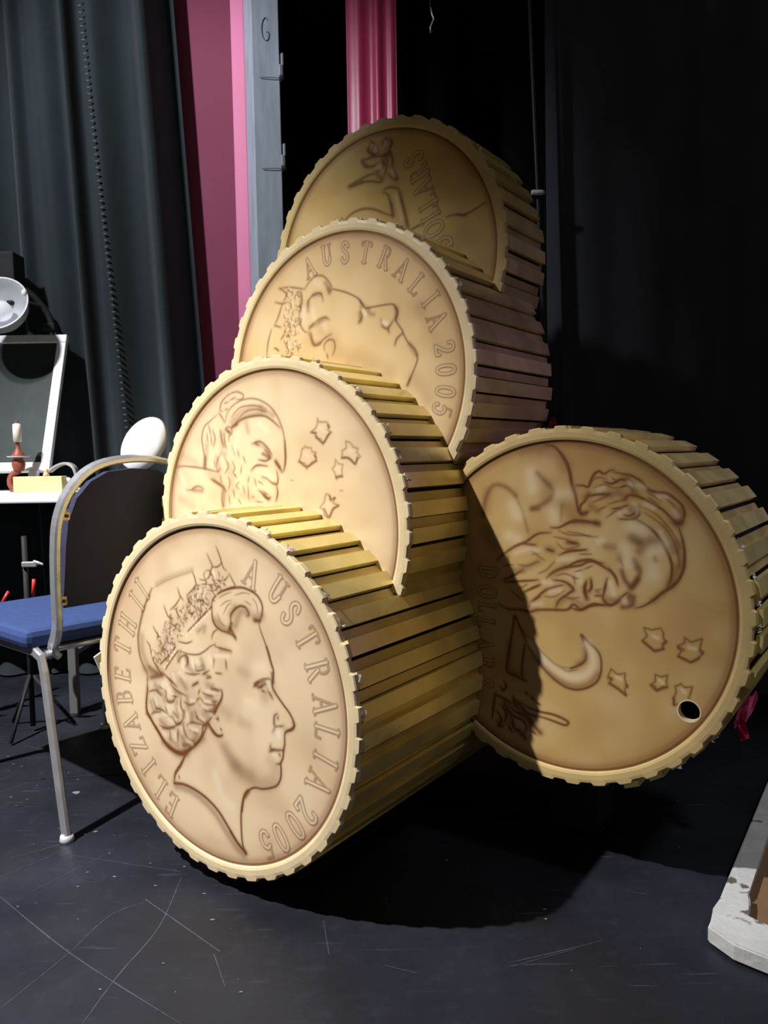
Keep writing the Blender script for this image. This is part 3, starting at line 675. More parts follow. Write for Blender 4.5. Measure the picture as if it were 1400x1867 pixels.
  ("S",19.2,0.45,1,"-81,-50 -33,-46"),
  ("S",19.2,0.45,1,"-127,-160 -93,-168"),
  ("S",76.7,0.14,0,"-162,557 -293,411 -448,245"),
  ("S",76.7,0.14,0,"46,646 -94,528"),
  ("S",76.7,0.14,0,"-380,315 -490,164"),
 ],
 2: [
  ("T",11.5,0.5,0,"-411,678 -376,755 -295,806 -194,828 -96,818 -1,775 62,714 103,644 128,564 136,474 129,384 106,339 85,347"),
  ("T",11.5,0.5,0,"-371,865 -292,880 -231,857 -239,831 -294,828"),
  ("T",11.5,0.5,0,"-371,865 -437,819 -455,764 -431,757"),
  ("T",11.5,0.5,0,"-472,748 -441,718 -419,684"),
  ("T",11.5,0.5,0,"-489,732 -556,695 -616,657 -645,589 -640,520 -626,456 -620,405 -622,364"),
  ("T",11.5,0.5,0,"-574,667 -553,598"),
  ("T",11.5,0.5,0,"-535,632 -513,574 -532,518"),
  ("T",11.5,0.5,0,"-461,629 -448,561 -426,516"),
  ("T",11.5,0.5,0,"-413,633 -380,649 -349,631 -350,604 -375,582 -376,554"),
  ("T",11.5,0.5,0,"-381,621 -366,610"),
  ("T",11.5,0.5,0,"-422,606 -417,538 -403,499"),
  ("T",15.1,0.6,0,"-333,648 -253,694 -137,712 -41,708 31,673 91,628"),
  ("T",15.1,0.6,0,"56,347 65,298 53,263 10,271 -33,298 -78,309"),
  ("T",15.1,0.6,0,"44,416 79,373 100,347"),
  ("T",15.1,0.6,0,"-174,352 -120,385 -23,379"),
  ("T",15.1,0.6,0,"-103,423 -44,414 8,433"),
  ("T",15.1,0.6,0,"-160,527 -91,542 -26,503 16,454"),
  ("T",15.1,0.6,0,"-111,221 -74,194 -38,167 -1,174"),
  ("T",15.1,0.6,0,"53,250 59,202 42,147"),
  ("T",15.1,0.6,0,"131,537 135,431 121,357"),
  ("S",25.2,0.6,0,"-122,527 -63,504 -13,460 -6,444"),
  ("S",25.2,0.6,0,"-64,461 -13,438"),
  ("S",25.2,0.6,0,"51,406 79,373"),
  ("S",25.2,0.6,0,"-397,627 -374,610"),
  ("S",25.2,0.6,0,"-341,648 -301,663"),
  ("S",25.2,0.6,0,"-60,189 -23,162"),
  ("S",36.0,0.3,0,"-347,681 -251,744 -128,771 -39,745"),
  ("S",36.0,0.3,0,"-300,669 -190,719 -69,730"),
  ("S",36.0,0.3,0,"-208,665 -195,610"),
  ("S",36.0,0.3,0,"-446,606 -442,516"),
  ("S",36.0,0.3,0,"-452,471 -420,460"),
  ("S",36.0,0.3,0,"-502,438 -473,358"),
  ("S",36.0,0.3,0,"-598,525 -621,382"),
  ("S",36.0,0.3,0,"-75,768 33,710"),
  ("T",9.4,0.5,0,"-346,715 -265,772 -157,783 -61,768"),
  ("T",9.4,0.5,0,"-300,685 -212,742 -113,754 -25,734"),
  ("T",9.4,0.5,0,"-350,414 -329,369 -346,336 -315,308"),
  ("T",9.4,0.5,0,"-421,437 -392,381 -426,330"),
  ("T",9.4,0.5,0,"-395,307 -381,268 -399,217"),
  ("T",9.4,0.5,0,"-293,274 -318,246 -295,224"),
  ("T",9.4,0.5,0,"-255,247 -242,197"),
  ("T",9.4,0.5,0,"-209,247 -205,159"),
  ("T",9.4,0.5,0,"-455,216 -466,159 -452,97"),
  ("T",9.4,0.5,0,"-392,183 -387,121"),
  ("T",9.4,0.5,0,"-306,157 -276,124"),
  ("T",9.4,0.5,0,"-173,176 -158,171"),
  ("T",9.4,0.5,0,"-469,460 -504,404 -498,347 -473,364"),
  ("T",9.4,0.5,0,"-528,421 -522,370"),
  ("T",9.4,0.5,0,"-265,380 -275,330"),
  ("T",9.4,0.5,0,"-199,308 -208,269"),
  ("T",9.4,0.5,0,"-351,218 -337,167"),
  ("T",9.4,0.5,0,"-136,144 -76,139"),
  ("T",9.4,0.5,0,"-346,514 -325,458"),
  ("T",9.4,0.5,0,"-300,491 -286,447"),
  ("T",9.4,0.5,0,"-247,446 -226,402"),
  ("T",9.4,0.5,0,"-146,297 -132,248"),
  ("T",9.4,0.5,0,"-116,281 -72,260"),
  ("T",9.4,0.5,0,"-81,216 -22,190"),
  ("T",9.4,0.5,0,"-330,324 -323,308"),
  ("T",9.4,0.5,0,"-475,313 -461,267"),
  ("T",9.4,0.5,0,"-553,587 -548,530"),
  ("T",9.4,0.5,0,"-594,611 -588,553"),
  ("T",9.4,0.5,0,"-413,807 -373,816"),
  ("T",9.4,0.5,0,"-407,762 -383,772"),
  ("T",9.4,0.5,0,"-357,826 -301,845"),
  ("T",13.0,0.5,0,"-916,377 -827,382 -647,367 -531,347 -490,341"),
  ("T",13.0,0.5,0,"-575,295 -494,261 -439,228 -415,205"),
  ("T",13.0,0.5,0,"-818,211 -766,215 -730,236 -679,239 -646,220"),
  ("S",32.4,0.45,0,"-749,212 -663,208"),
  ("S",32.4,0.45,0,"-542,284 -446,239"),
  ("S",32.4,0.45,0,"-618,439 -630,382"),
  ("S",32.4,0.45,0,"-439,211 -452,108"),
  ("S",57.7,0.2,0,"-841,453 -713,405"),
  ("S",57.7,0.2,0,"-892,145 -771,100"),
  ("S",57.7,0.2,0,"-590,335 -476,307"),
  ("S",57.7,0.2,0,"-384,381 -351,212"),
  ("S",57.7,0.2,0,"-273,185 -121,160"),
  ("S",36.0,0.4,1,"-87,661 -29,616"),
  ("S",36.0,0.4,1,"-288,602 -323,492"),
  ("S",36.0,0.4,1,"-69,347 4,298"),
  ("S",36.0,0.4,1,"-882,335 -851,264"),
  ("S",36.0,0.4,1,"-78,509 -63,498"),
  ("P",10.8,0.42,0,"409,674 418,652 486,649 505,621 489,602 520,585 483,566 451,511 431,547 395,552 385,585 351,590 391,613 407,636 409,674"),
  ("P",10.8,0.42,0,"303,502 324,493 351,493 360,468 392,464 381,444 396,411 359,403 312,359 300,395 243,404 263,433 275,482 303,502"),
  ("P",10.8,0.42,0,"629,529 663,518 687,491 721,482 711,459 737,435 715,416 700,385 666,413 632,429 592,425 602,453 598,469 633,488 629,529"),
  ("P",9.4,0.42,0,"546,418 566,394 603,386 595,354 599,311 579,319 550,295 544,326 519,362 540,378 546,418"),
  ("P",10.8,0.42,0,"463,205 494,198 499,170 535,183 519,150 567,135 523,114 501,77 485,45 449,72 440,108 414,117 452,157 463,205"),
  ("S",14.4,0.6,0,"395,564 451,523 504,581"),
  ("S",14.4,0.6,0,"364,589 396,584"),
  ("S",14.4,0.6,0,"490,629 500,617"),
  ("S",14.4,0.6,0,"257,408 310,375 391,411"),
  ("S",14.4,0.6,0,"381,448 391,431"),
  ("S",14.4,0.6,0,"602,429 651,425 695,393 715,428"),
  ("S",14.4,0.6,0,"548,310 594,315"),
  ("S",14.4,0.6,0,"450,108 485,61 518,110 559,133"),
  ("S",14.4,0.6,0,"494,190 504,166"),
  ("S",14.4,0.6,0,"524,174 535,179"),
  ("S",18.0,0.3,1,"423,620 443,603"),
  ("S",18.0,0.3,1,"301,457 322,440"),
  ("S",18.0,0.3,1,"652,472 682,467"),
  ("S",18.0,0.3,1,"565,366 564,350"),
  ("S",18.0,0.3,1,"477,149 487,133"),
  ("L",7.2,0.4,0,"577,227 597,227"),
  ("L",7.2,0.4,0,"176,288 193,286"),
 ],
 3: [
  ("L",11.8,0.6,0,"-50,629 65,591 165,539 203,495 225,466 252,463 436,466 482,439 492,400 476,359 527,286 537,259 577,196 627,149 647,88 625,30 594,-27 562,-85"),
  ("T",15.7,0.55,0,"359,372 369,328 411,310 455,353"),
  ("T",15.7,0.55,0,"531,264 484,230 468,189"),
  ("T",15.7,0.55,0,"467,454 492,400 476,359"),
  ("T",15.7,0.55,0,"186,453 196,408 167,371"),
  ("T",15.7,0.55,0,"411,310 422,279"),
  ("T",15.7,0.55,0,"594,-27 567,-81"),
  ("T",15.7,0.55,0,"176,524 209,485"),
  ("S",31.4,0.4,0,"180,436 184,383"),
  ("S",31.4,0.4,0,"252,428 295,414"),
  ("S",31.4,0.4,0,"487,426 481,367"),
  ("S",31.4,0.4,0,"197,478 252,454"),
  ("S",31.4,0.4,0,"587,186 637,114"),
  ("S",27.5,0.6,1,"375,353 401,342"),
  ("S",27.5,0.6,1,"208,450 229,421"),
  ("S",102.1,0.18,0,"-152,346 -59,264"),
  ("S",102.1,0.18,0,"20,167 245,95 417,20"),
  ("S",102.1,0.18,0,"624,-46 723,-171"),
  ("S",102.1,0.18,0,"671,413 816,148"),
  ("T",13.4,0.5,0,"-307,672 -272,709 -205,741 -140,732 -87,683 -67,640 -89,618"),
  ("T",13.4,0.5,0,"-288,544 -276,584 -219,618 -165,611 -145,559"),
  ("T",13.4,0.5,0,"-354,602 -368,519 -370,435 -338,372 -294,351"),
  ("T",13.4,0.5,0,"-282,375 -225,419 -137,443 -94,421"),
  ("T",13.4,0.5,0,"-272,340 -241,261 -197,257 -141,294 -76,320"),
  ("T",13.4,0.5,0,"-143,211 -142,252 -98,281 -55,269 -46,219 -69,171"),
  ("T",13.4,0.5,0,"-122,184 -112,150"),
  ("T",13.4,0.5,0,"-564,702 -501,663 -502,629 -526,607"),
  ("T",13.4,0.5,0,"-558,701 -465,697 -318,665"),
  ("T",13.4,0.5,0,"-609,608 -539,587 -492,594"),
  ("T",13.4,0.5,0,"-621,436 -556,416"),
  ("T",13.4,0.5,0,"-539,582 -577,501 -615,444"),
  ("T",13.4,0.5,0,"-523,365 -559,326"),
  ("T",13.4,0.5,0,"-707,217 -692,312 -652,413"),
  ("T",13.4,0.5,0,"-633,272 -586,250"),
  ("T",13.4,0.5,0,"-352,661 -343,575 -368,519"),
  ("S",31.4,0.4,0,"-120,680 -78,625"),
  ("S",31.4,0.4,0,"-99,636 -89,610"),
  ("S",31.4,0.4,0,"-231,612 -165,611"),
  ("S",31.4,0.4,0,"-270,390 -126,433"),
  ("S",31.4,0.4,0,"-230,260 -186,265"),
  ("S",31.4,0.4,0,"-287,569 -289,510"),
  ("S",31.4,0.4,0,"-272,340 -252,271"),
  ("S",39.3,0.35,1,"-217,709 -174,679"),
  ("S",39.3,0.35,1,"-245,505 -225,436"),
  ("S",39.3,0.35,1,"-138,393 -128,359"),
  ("S",39.3,0.35,1,"-323,514 -336,448"),
  ("L",7.9,0.5,0,"-609,269 -586,241"),
  ("L",7.9,0.5,0,"-443,664 -432,654"),
 ],
 4: [
  ("T",18.3,0.55,0,"175,547 213,424 255,271 268,226"),
  ("T",18.3,0.55,0,"34,547 79,516 105,445 122,361 126,353"),
  ("T",18.3,0.55,0,"-353,387 -283,436 -176,457 -62,436 49,382 126,349"),
  ("T",18.3,0.55,0,"43,567 98,570 170,548"),
  ("T",18.3,0.55,0,"31,906 69,941 86,900 67,861"),
  ("T",18.3,0.55,0,"-89,927 -100,885 -53,845 -7,849 -15,902"),
  ("T",18.3,0.55,0,"122,899 103,846 121,805"),
  ("T",18.3,0.55,0,"-158,824 -140,783 -74,761 -8,769"),
  ("T",18.3,0.55,0,"-35,826 30,819 103,817"),
  ("T",18.3,0.55,0,"29,790 46,742 9,713 -28,714"),
  ("T",18.3,0.55,0,"84,777 64,709 45,669"),
  ("T",18.3,0.55,0,"119,733 163,622 127,630 82,669"),
  ("T",18.3,0.55,0,"-297,651 -239,654 -161,661 -76,650 7,626 35,642"),
  ("T",18.3,0.55,0,"-297,658 -199,683 -104,701 -28,699"),
  ("T",18.3,0.55,0,"103,831 129,767 119,711"),
  ("T",18.3,0.55,0,"281,216 325,230 377,242"),
  ("T",18.3,0.55,0,"-148,829 -82,829 -35,841"),
  ("T",18.3,0.55,0,"105,932 122,885 85,864"),
  ("T",18.3,0.55,0,"-79,954 -43,923 -62,884"),
  ("S",34.9,0.45,0,"-99,892 -53,845"),
  ("S",34.9,0.45,0,"-158,816 -121,778"),
  ("S",34.9,0.45,0,"47,756 75,808"),
  ("S",34.9,0.45,0,"136,643 163,622"),
  ("S",34.9,0.45,0,"-278,654 -171,663"),
  ("S",34.9,0.45,0,"-10,681 26,644"),
  ("S",34.9,0.45,0,"114,436 122,361"),
  ("S",34.9,0.45,0,"187,501 255,250"),
  ("S",34.9,0.45,0,"85,828 48,815"),
  ("S",34.9,0.35,1,"-43,901 -25,875"),
  ("S",34.9,0.35,1,"119,697 136,650"),
  ("S",34.9,0.35,1,"-9,747 28,717"),
  ("S",34.9,0.35,1,"68,912 77,881"),
  ("S",34.9,0.35,1,"151,501 202,317"),
  ("T",13.9,0.6,0,"592,257 669,260 745,246 829,266 912,298"),
  ("T",13.9,0.6,0,"688,260 717,245 754,236"),
  ("S",174.4,0.2,0,"646,801 831,520"),
  ("S",174.4,0.2,0,"546,500 737,380"),
  ("S",174.4,0.2,0,"735,138 918,-133"),
  ("S",174.4,0.2,0,"542,89 826,-159"),
 ],
 5: [
  ("T",19.8,0.75,0,"-93,984 -47,974 -1,930 38,868 57,807 70,739 90,684 103,617 109,586 135,563"),
  ("S",29.8,0.5,0,"-527,541 -515,628 -485,701 -449,734 -398,735 -341,709 -299,671"),
  ("S",29.8,0.5,0,"-154,813 -107,769 -60,719 -53,688 -93,637 -188,591"),
  ("S",29.8,0.5,0,"-188,594 -147,592"),
  ("S",19.8,0.35,0,"-299,671 -257,582 -237,519 -216,449"),
  ("S",19.8,0.35,0,"6,621 -1,527"),
  ("S",86.0,0.3,0,"-93,963 -14,912 25,862"),
  ("S",86.0,0.3,0,"-500,681 -516,575"),
  ("S",86.0,0.3,0,"-80,738 -93,662"),
  ("S",86.0,0.3,0,"25,621 77,555"),
  ("S",86.0,0.3,0,"-502,443 -458,346"),
  ("S",86.0,0.3,0,"-242,953 -147,957"),
  ("S",72.7,0.35,1,"-201,813 -188,724"),
  ("S",72.7,0.35,1,"-14,689 38,690"),
  ("S",72.7,0.35,1,"-342,417 -286,400"),
  ("S",72.7,0.35,1,"-320,613 -285,549"),
  ("S",72.7,0.35,1,"-53,575 -40,538"),
  ("T",14.9,0.7,0,"-429,255 -386,297 -300,354 -230,384 -175,425 -134,443 -67,449"),
  ("T",14.9,0.7,0,"-67,481 -14,483 71,524 147,529 229,517"),
  ("T",14.9,0.7,0,"-387,132 -322,163 -258,201"),
  ("T",14.9,0.7,0,"-93,168 -46,210 26,241 117,259 180,288 263,282"),
  ("T",14.9,0.7,0,"-244,370 -161,368"),
  ("T",14.9,0.7,0,"-13,313 52,342 161,355"),
  ("T",14.9,0.7,0,"39,398 103,389"),
  ("T",14.9,0.7,0,"-93,347 -47,333"),
  ("T",14.9,0.7,0,"-372,120 -244,137 -148,151"),
  ("T",14.9,0.7,0,"-53,159 26,153 78,113 39,78 -13,35 -33,-11"),
  ("T",14.9,0.7,0,"-175,20 -120,76 -67,107 13,133"),
  ("T",14.9,0.7,0,"-245,65 -189,96 -134,120"),
  ("T",14.9,0.7,0,"-203,4 -162,34 -134,50"),
  ("T",14.9,0.7,0,"-424,-24 -359,-51 -259,-47 -203,-54 -148,-36 -40,-25 40,-16 79,19 130,-7 181,17 265,37"),
  ("T",14.9,0.7,0,"149,156 149,101 168,59"),
  ("T",14.9,0.7,0,"187,184 193,135 168,102"),
  ("T",9.9,0.5,0,"-14,464 52,442 179,442"),
  ("T",9.9,0.5,0,"-47,425 52,411"),
  ("T",9.9,0.5,0,"-286,238 -216,236 -148,267"),
  ("T",9.9,0.5,0,"-189,309 -134,319"),
  ("T",9.9,0.5,0,"-337,70 -287,35 -245,13"),
  ("T",9.9,0.5,0,"-273,89 -217,120"),
  ("T",9.9,0.5,0,"-148,190 -93,219 -40,274"),
  ("T",9.9,0.5,0,"-27,186 26,203 78,188"),
  ("T",9.9,0.5,0,"-189,96 -134,127"),
  ("T",9.9,0.5,0,"-107,52 -40,58 26,102"),
  ("T",9.9,0.5,0,"78,194 91,145"),
  ("T",9.9,0.5,0,"13,63 66,55 117,67"),
  ("T",9.9,0.5,0,"-217,-30 -189,6"),
  ("T",9.9,0.5,0,"-27,388 26,353 116,377"),
  ("T",9.9,0.5,0,"116,328 192,332"),
  ("T",9.9,0.5,0,"-202,334 -107,276"),
  ("T",9.9,0.5,0,"-386,225 -315,236"),
  ("T",9.9,0.5,0,"218,107 243,109"),
  ("T",9.9,0.5,0,"212,82 256,89"),
  ("S",39.7,0.35,0,"-244,215 -148,267"),
  ("S",39.7,0.35,0,"-13,23 53,54 130,24"),
  ("S",39.7,0.35,0,"52,130 78,107"),
  ("S",39.7,0.35,0,"-217,-49 -148,-23"),
  ("S",39.7,0.35,0,"-53,197 26,247"),
  ("S",39.7,0.35,0,"149,132 162,65"),
  ("S",39.7,0.35,0,"-300,198 -258,201"),
  ("S",39.7,0.35,0,"52,392 91,394"),
  ("S",39.7,0.35,0,"-80,347 -53,343"),
  ("S",39.7,0.35,0,"84,524 223,517"),
  ("S",33.1,0.3,1,"-202,340 -147,331"),
  ("S",33.1,0.3,1,"-67,81 -13,99"),
  ("S",33.1,0.3,1,"-107,142 -67,139"),
  ("S",33.1,0.3,1,"-300,309 -230,339"),
  ("S",33.1,0.3,1,"-13,288 78,300"),
  ("S",33.1,0.3,1,"104,221 130,161"),
  ("S",33.1,0.3,1,"-189,-7 -134,-2"),
  ("T",13.9,0.7,0,"93,738 135,739 171,733 189,780 213,814 236,823 265,809 294,826 317,831"),
  ("T",13.9,0.7,0,"323,820 369,809 425,798 481,764 525,720 569,705 622,700 670,668 707,631 718,588 703,538 677,532"),
  ("T",13.9,0.7,0,"172,687 148,646 124,622 118,581 142,570 172,588"),
  ("T",13.9,0.7,0,"166,675 225,688 301,689"),
  ("T",13.9,0.7,0,"266,763 312,752 358,775 392,775"),
  ("T",13.9,0.7,0,"358,730 403,741 437,714"),
  ("T",13.9,0.7,0,"381,657 409,685 459,681 509,659 559,633 602,606 645,564 677,532"),
  ("T",13.9,0.7,0,"313,604 359,611 404,629"),
  ("T",13.9,0.7,0,"376,577 410,567 444,585 449,608 432,624"),
  ("T",13.9,0.7,0,"460,619 471,586 449,557 405,547 353,548"),
  ("T",16.5,0.75,0,"688,511 710,441 721,370 717,288 691,220 649,173 607,141 553,91 498,52 454,36"),
  ("T",16.5,0.75,0,"257,86 269,58 305,38 345,60 385,104 408,123"),
  ("T",16.5,0.75,0,"292,258 333,209 350,159"),
  ("T",16.5,0.75,0,"26,239 100,280 185,297 256,267 298,241"),
  ("T",16.5,0.75,0,"286,194 275,146 263,87"),
  ("T",16.5,0.75,0,"438,557 522,509 577,456 626,376 653,300 649,223 628,171"),
  ("T",16.5,0.75,0,"64,-3 120,-10 174,20 210,35 258,34 293,34"),
  ("T",16.5,0.75,0,"162,172 150,124 162,66"),
  ("T",9.9,0.5,0,"471,625 526,604 581,567 635,508 673,450 700,397"),
  ("T",9.9,0.5,0,"504,587 603,518 657,444 684,368 696,287"),
  ("T",9.9,0.5,0,"186,186 186,103"),
  ("T",9.9,0.5,0,"210,88 246,91"),
  ("T",9.9,0.5,0,"26,507 100,522 160,518 226,521"),
  ("T",9.9,0.5,0,"38,460 118,452 179,437 226,439"),
  ("T",9.9,0.5,0,"39,401 88,397 118,387"),
  ("T",9.9,0.5,0,"39,335 100,351 161,360"),
  ("T",9.9,0.5,0,"361,320 378,270"),
  ("T",9.9,0.5,0,"207,728 266,746 312,729 346,729"),
  ("T",9.9,0.5,0,"196,641 254,665 295,689"),
  ("T",9.9,0.5,0,"177,756 224,786 277,780"),
  ("T",9.9,0.5,0,"312,786 346,758"),
  ("T",9.9,0.5,0,"403,786 437,747 426,708"),
  ("T",9.9,0.5,0,"290,632 347,650 392,662"),
  ("T",9.9,0.5,0,"278,551 336,593 382,600"),
  ("T",9.9,0.5,0,"231,596 278,620"),
  ("T",9.9,0.5,0,"481,731 536,693 591,655"),
  ("T",9.9,0.5,0,"520,676 575,639"),
  ("T",9.9,0.5,0,"601,678 655,640 681,598"),
  ("T",9.9,0.5,0,"210,117 251,127"),
  ("T",9.9,0.5,0,"88,220 137,235"),
  ("T",9.9,0.5,0,"197,263 149,242"),
  ("T",9.9,0.5,0,"76,183 113,180"),
  ("S",29.8,0.65,0,"451,298 477,254 458,190 430,148"),
  ("S",29.8,0.65,0,"436,166 463,202"),
  ("S",29.8,0.65,0,"373,246 390,196 419,159"),
  ("S",29.8,0.65,0,"440,314 457,270"),
  ("S",29.8,0.65,0,"380,34 431,51 442,98"),
  ("S",29.8,0.65,0,"414,67 419,107"),
  ("S",29.8,0.65,0,"672,537 693,538"),
  ("S",29.8,0.65,0,"130,575 154,576"),
  ("S",29.8,0.65,0,"214,520 232,515"),
  ("S",52.9,0.5,0,"439,433 495,396 473,367"),
  ("S",52.9,0.5,0,"428,449 473,423"),
  ("S",52.9,0.5,0,"533,432 561,428"),
  ("S",52.9,0.5,0,"666,553 687,543"),
  ("S",52.9,0.5,0,"685,286 649,189"),
  ("S",39.7,0.4,0,"266,689 307,689"),
  ("S",39.7,0.4,0,"380,775 397,775"),
  ("S",39.7,0.4,0,"692,609 708,588"),
  ("S",39.7,0.4,0,"427,601 438,613"),
  ("S",39.7,0.4,0,"281,65 362,73"),
  ("S",39.7,0.4,0,"684,423 706,315"),
  ("S",39.7,0.4,0,"148,669 172,687"),
  ("S",39.7,0.4,0,"603,496 668,378"),
  ("S",39.7,0.4,0,"326,381 279,384"),
  ("S",39.7,0.4,0,"361,332 361,314"),
  ("S",39.7,0.4,0,"184,618 225,590"),
  ("S",39.7,0.4,0,"347,701 392,679"),
  ("S",39.7,0.4,0,"437,708 448,697"),
  ("S",39.7,0.4,0,"553,91 607,141"),
  ("S",72.7,0.4,1,"539,360 583,384"),
  ("S",72.7,0.4,1,"551,276 552,237"),
  ("S",72.7,0.4,1,"427,500 483,491"),
  ("S",72.7,0.4,1,"394,379 412,295"),
  ("S",29.8,0.35,1,"231,717 260,723"),
  ("S",29.8,0.35,1,"414,753 431,742"),
  ("S",29.8,0.35,1,"470,742 498,731"),
  ("S",29.8,0.35,1,"580,683 612,678"),
  ("S",29.8,0.35,1,"438,635 460,602"),
  ("S",29.8,0.35,1,"592,485 625,420"),
  ("S",29.8,0.35,1,"304,172 327,105"),
  ("S",29.8,0.35,1,"504,637 548,616"),
  ("S",29.8,0.35,1,"385,75 397,65"),
  ("S",29.8,0.35,1,"666,597 676,576"),
  ("S",29.8,0.35,1,"256,418 232,411"),
  ("S",29.8,0.35,1,"359,582 382,594"),
  ("S",26.4,0.35,0,"559,333 564,319"),
  ("L",13.9,0.75,0,"-304,-94 -256,-191 -202,-293 -135,-379 -56,-449 22,-493 99,-502 174,-475 229,-429 253,-359 247,-275 216,-231 179,-205 135,-162"),
  ("L",13.9,0.75,0,"129,-163 148,-216 161,-263 155,-312 117,-348 67,-374"),
  ("L",13.9,0.75,0,"-311,-95 -332,-232 -361,-398 -361,-457 -299,-480 -230,-501"),
  ("L",13.9,0.75,0,"-239,-266 -257,-383 -260,-468"),
  ("T",8.6,0.55,0,"67,-374 9,-376 -43,-359 -108,-312 -202,-229 -256,-172"),
  ("T",8.6,0.55,0,"3,-384 48,-396 105,-375"),
  ("S",36.4,0.4,0,"-162,-332 -62,-431 22,-474 105,-483 180,-449 229,-387"),
  ("S",36.4,0.4,0,"-340,-265 -354,-436 -257,-473"),
  ("S",36.4,0.4,0,"148,-216 155,-300 111,-343"),
  ("S",46.3,0.45,1,"-202,-248 -122,-339 -30,-401 67,-430 149,-405 198,-343 198,-270 161,-214"),
  ("T",14.9,0.75,0,"-448,-621 -390,-638 -334,-661"),
  ("T",14.9,0.75,0,"-411,-563 -397,-587 -369,-556 -383,-525"),
  ("T",14.9,0.75,0,"-320,-613 -306,-670 -278,-684"),
  ("T",14.9,0.75,0,"-271,-644 -203,-671 -122,-682 -56,-683 10,-696 48,-714 29,-736 -29,-728 -102,-716 -176,-711"),
  ("T",14.9,0.75,0,"-441,-726 -405,-779 -427,-823 -391,-823"),
  ("T",14.9,0.75,0,"-383,-657 -355,-711 -313,-743 -258,-758 -230,-799 -244,-834"),
  ("T",14.9,0.75,0,"-348,-677 -299,-714 -237,-722 -196,-773"),
  ("T",14.9,0.75,0,"-217,-712 -176,-775 -135,-819"),
  ("T",14.9,0.75,0,"-327,-765 -314,-821 -272,-833"),
  ("T",14.9,0.75,0,"-272,-839 -231,-877"),
  ("T",14.9,0.75,0,"-237,-573 -216,-583"),
  ("T",14.9,0.75,0,"-196,-592 -176,-615"),
  ("T",14.9,0.75,0,"-448,-621 -463,-710 -470,-785"),
  ("T",14.9,0.75,0,"-398,-686 -370,-740 -384,-795"),
  ("T",14.9,0.75,0,"-299,-636 -230,-701"),
  ("T",14.9,0.75,0,"-258,-693 -162,-721"),
  ("T",14.9,0.75,0,"-203,-813 -162,-831"),
  ("T",14.9,0.75,0,"-356,-810 -328,-850"),
  ("T",14.9,0.75,0,"-162,-625 -135,-640"),
  ("S",39.7,0.5,0,"-384,-683 -334,-753"),
  ("S",39.7,0.5,0,"-313,-651 -258,-726"),
  ("S",39.7,0.5,0,"-230,-727 -203,-774"),
  ("S",39.7,0.5,0,"-286,-829 -244,-866"),
  ("S",39.7,0.5,0,"-420,-802 -413,-821"),
  ("S",39.7,0.5,0,"-342,-787 -321,-803"),
  ("S",39.7,0.5,0,"-176,-788 -135,-812"),
  ("P",9.3,0.6,0,"503,-73 546,-81 595,-65 611,-87 612,-121 628,-139 606,-162 612,-185 560,-205 534,-178 493,-149 520,-122 503,-73"),
  ("P",9.3,0.6,0,"727,-103 761,-125 820,-98 814,-128 808,-155 827,-173 803,-209 760,-242 734,-225 693,-214 709,-182 689,-158 727,-133 727,-103"),
  ("P",9.3,0.6,0,"313,-341 351,-370 396,-356 393,-392 411,-431 394,-448 401,-489 359,-461 303,-434 317,-397 295,-386 313,-341"),
  ("P",9.3,0.6,0,"568,-337 601,-346 637,-330 631,-369 637,-401 615,-398 576,-432 569,-406 542,-403 569,-378 568,-337"),
  ("P",9.3,0.6,0,"753,-443 762,-415 771,-376 730,-386 711,-369 679,-388 686,-421 670,-457 674,-497 700,-486"),
  ("S",16.5,0.6,0,"500,-155 560,-195 612,-181"),
  ("S",16.5,0.6,0,"612,-154 625,-139"),
  ("S",16.5,0.6,0,"696,-214 760,-235 803,-209"),
  ("S",16.5,0.6,0,"696,-164 721,-174"),
  ("S",16.5,0.6,0,"809,-169 821,-180"),
  ("S",16.5,0.6,0,"303,-427 359,-454 401,-482"),
  ("S",16.5,0.6,0,"400,-426 407,-432"),
  ("S",16.5,0.6,0,"549,-405 576,-425 628,-403"),
  ("S",16.5,0.6,0,"674,-457 674,-494"),
  ("S",16.5,0.6,0,"295,-400 317,-404"),
  ("S",19.8,0.4,1,"553,-114 579,-125"),
  ("S",19.8,0.4,1,"752,-156 784,-159"),
  ("S",19.8,0.4,1,"345,-385 372,-395"),
  ("S",19.8,0.4,1,"595,-367 608,-379"),
  ("S",19.8,0.4,1,"718,-402 730,-413"),
 ],
}
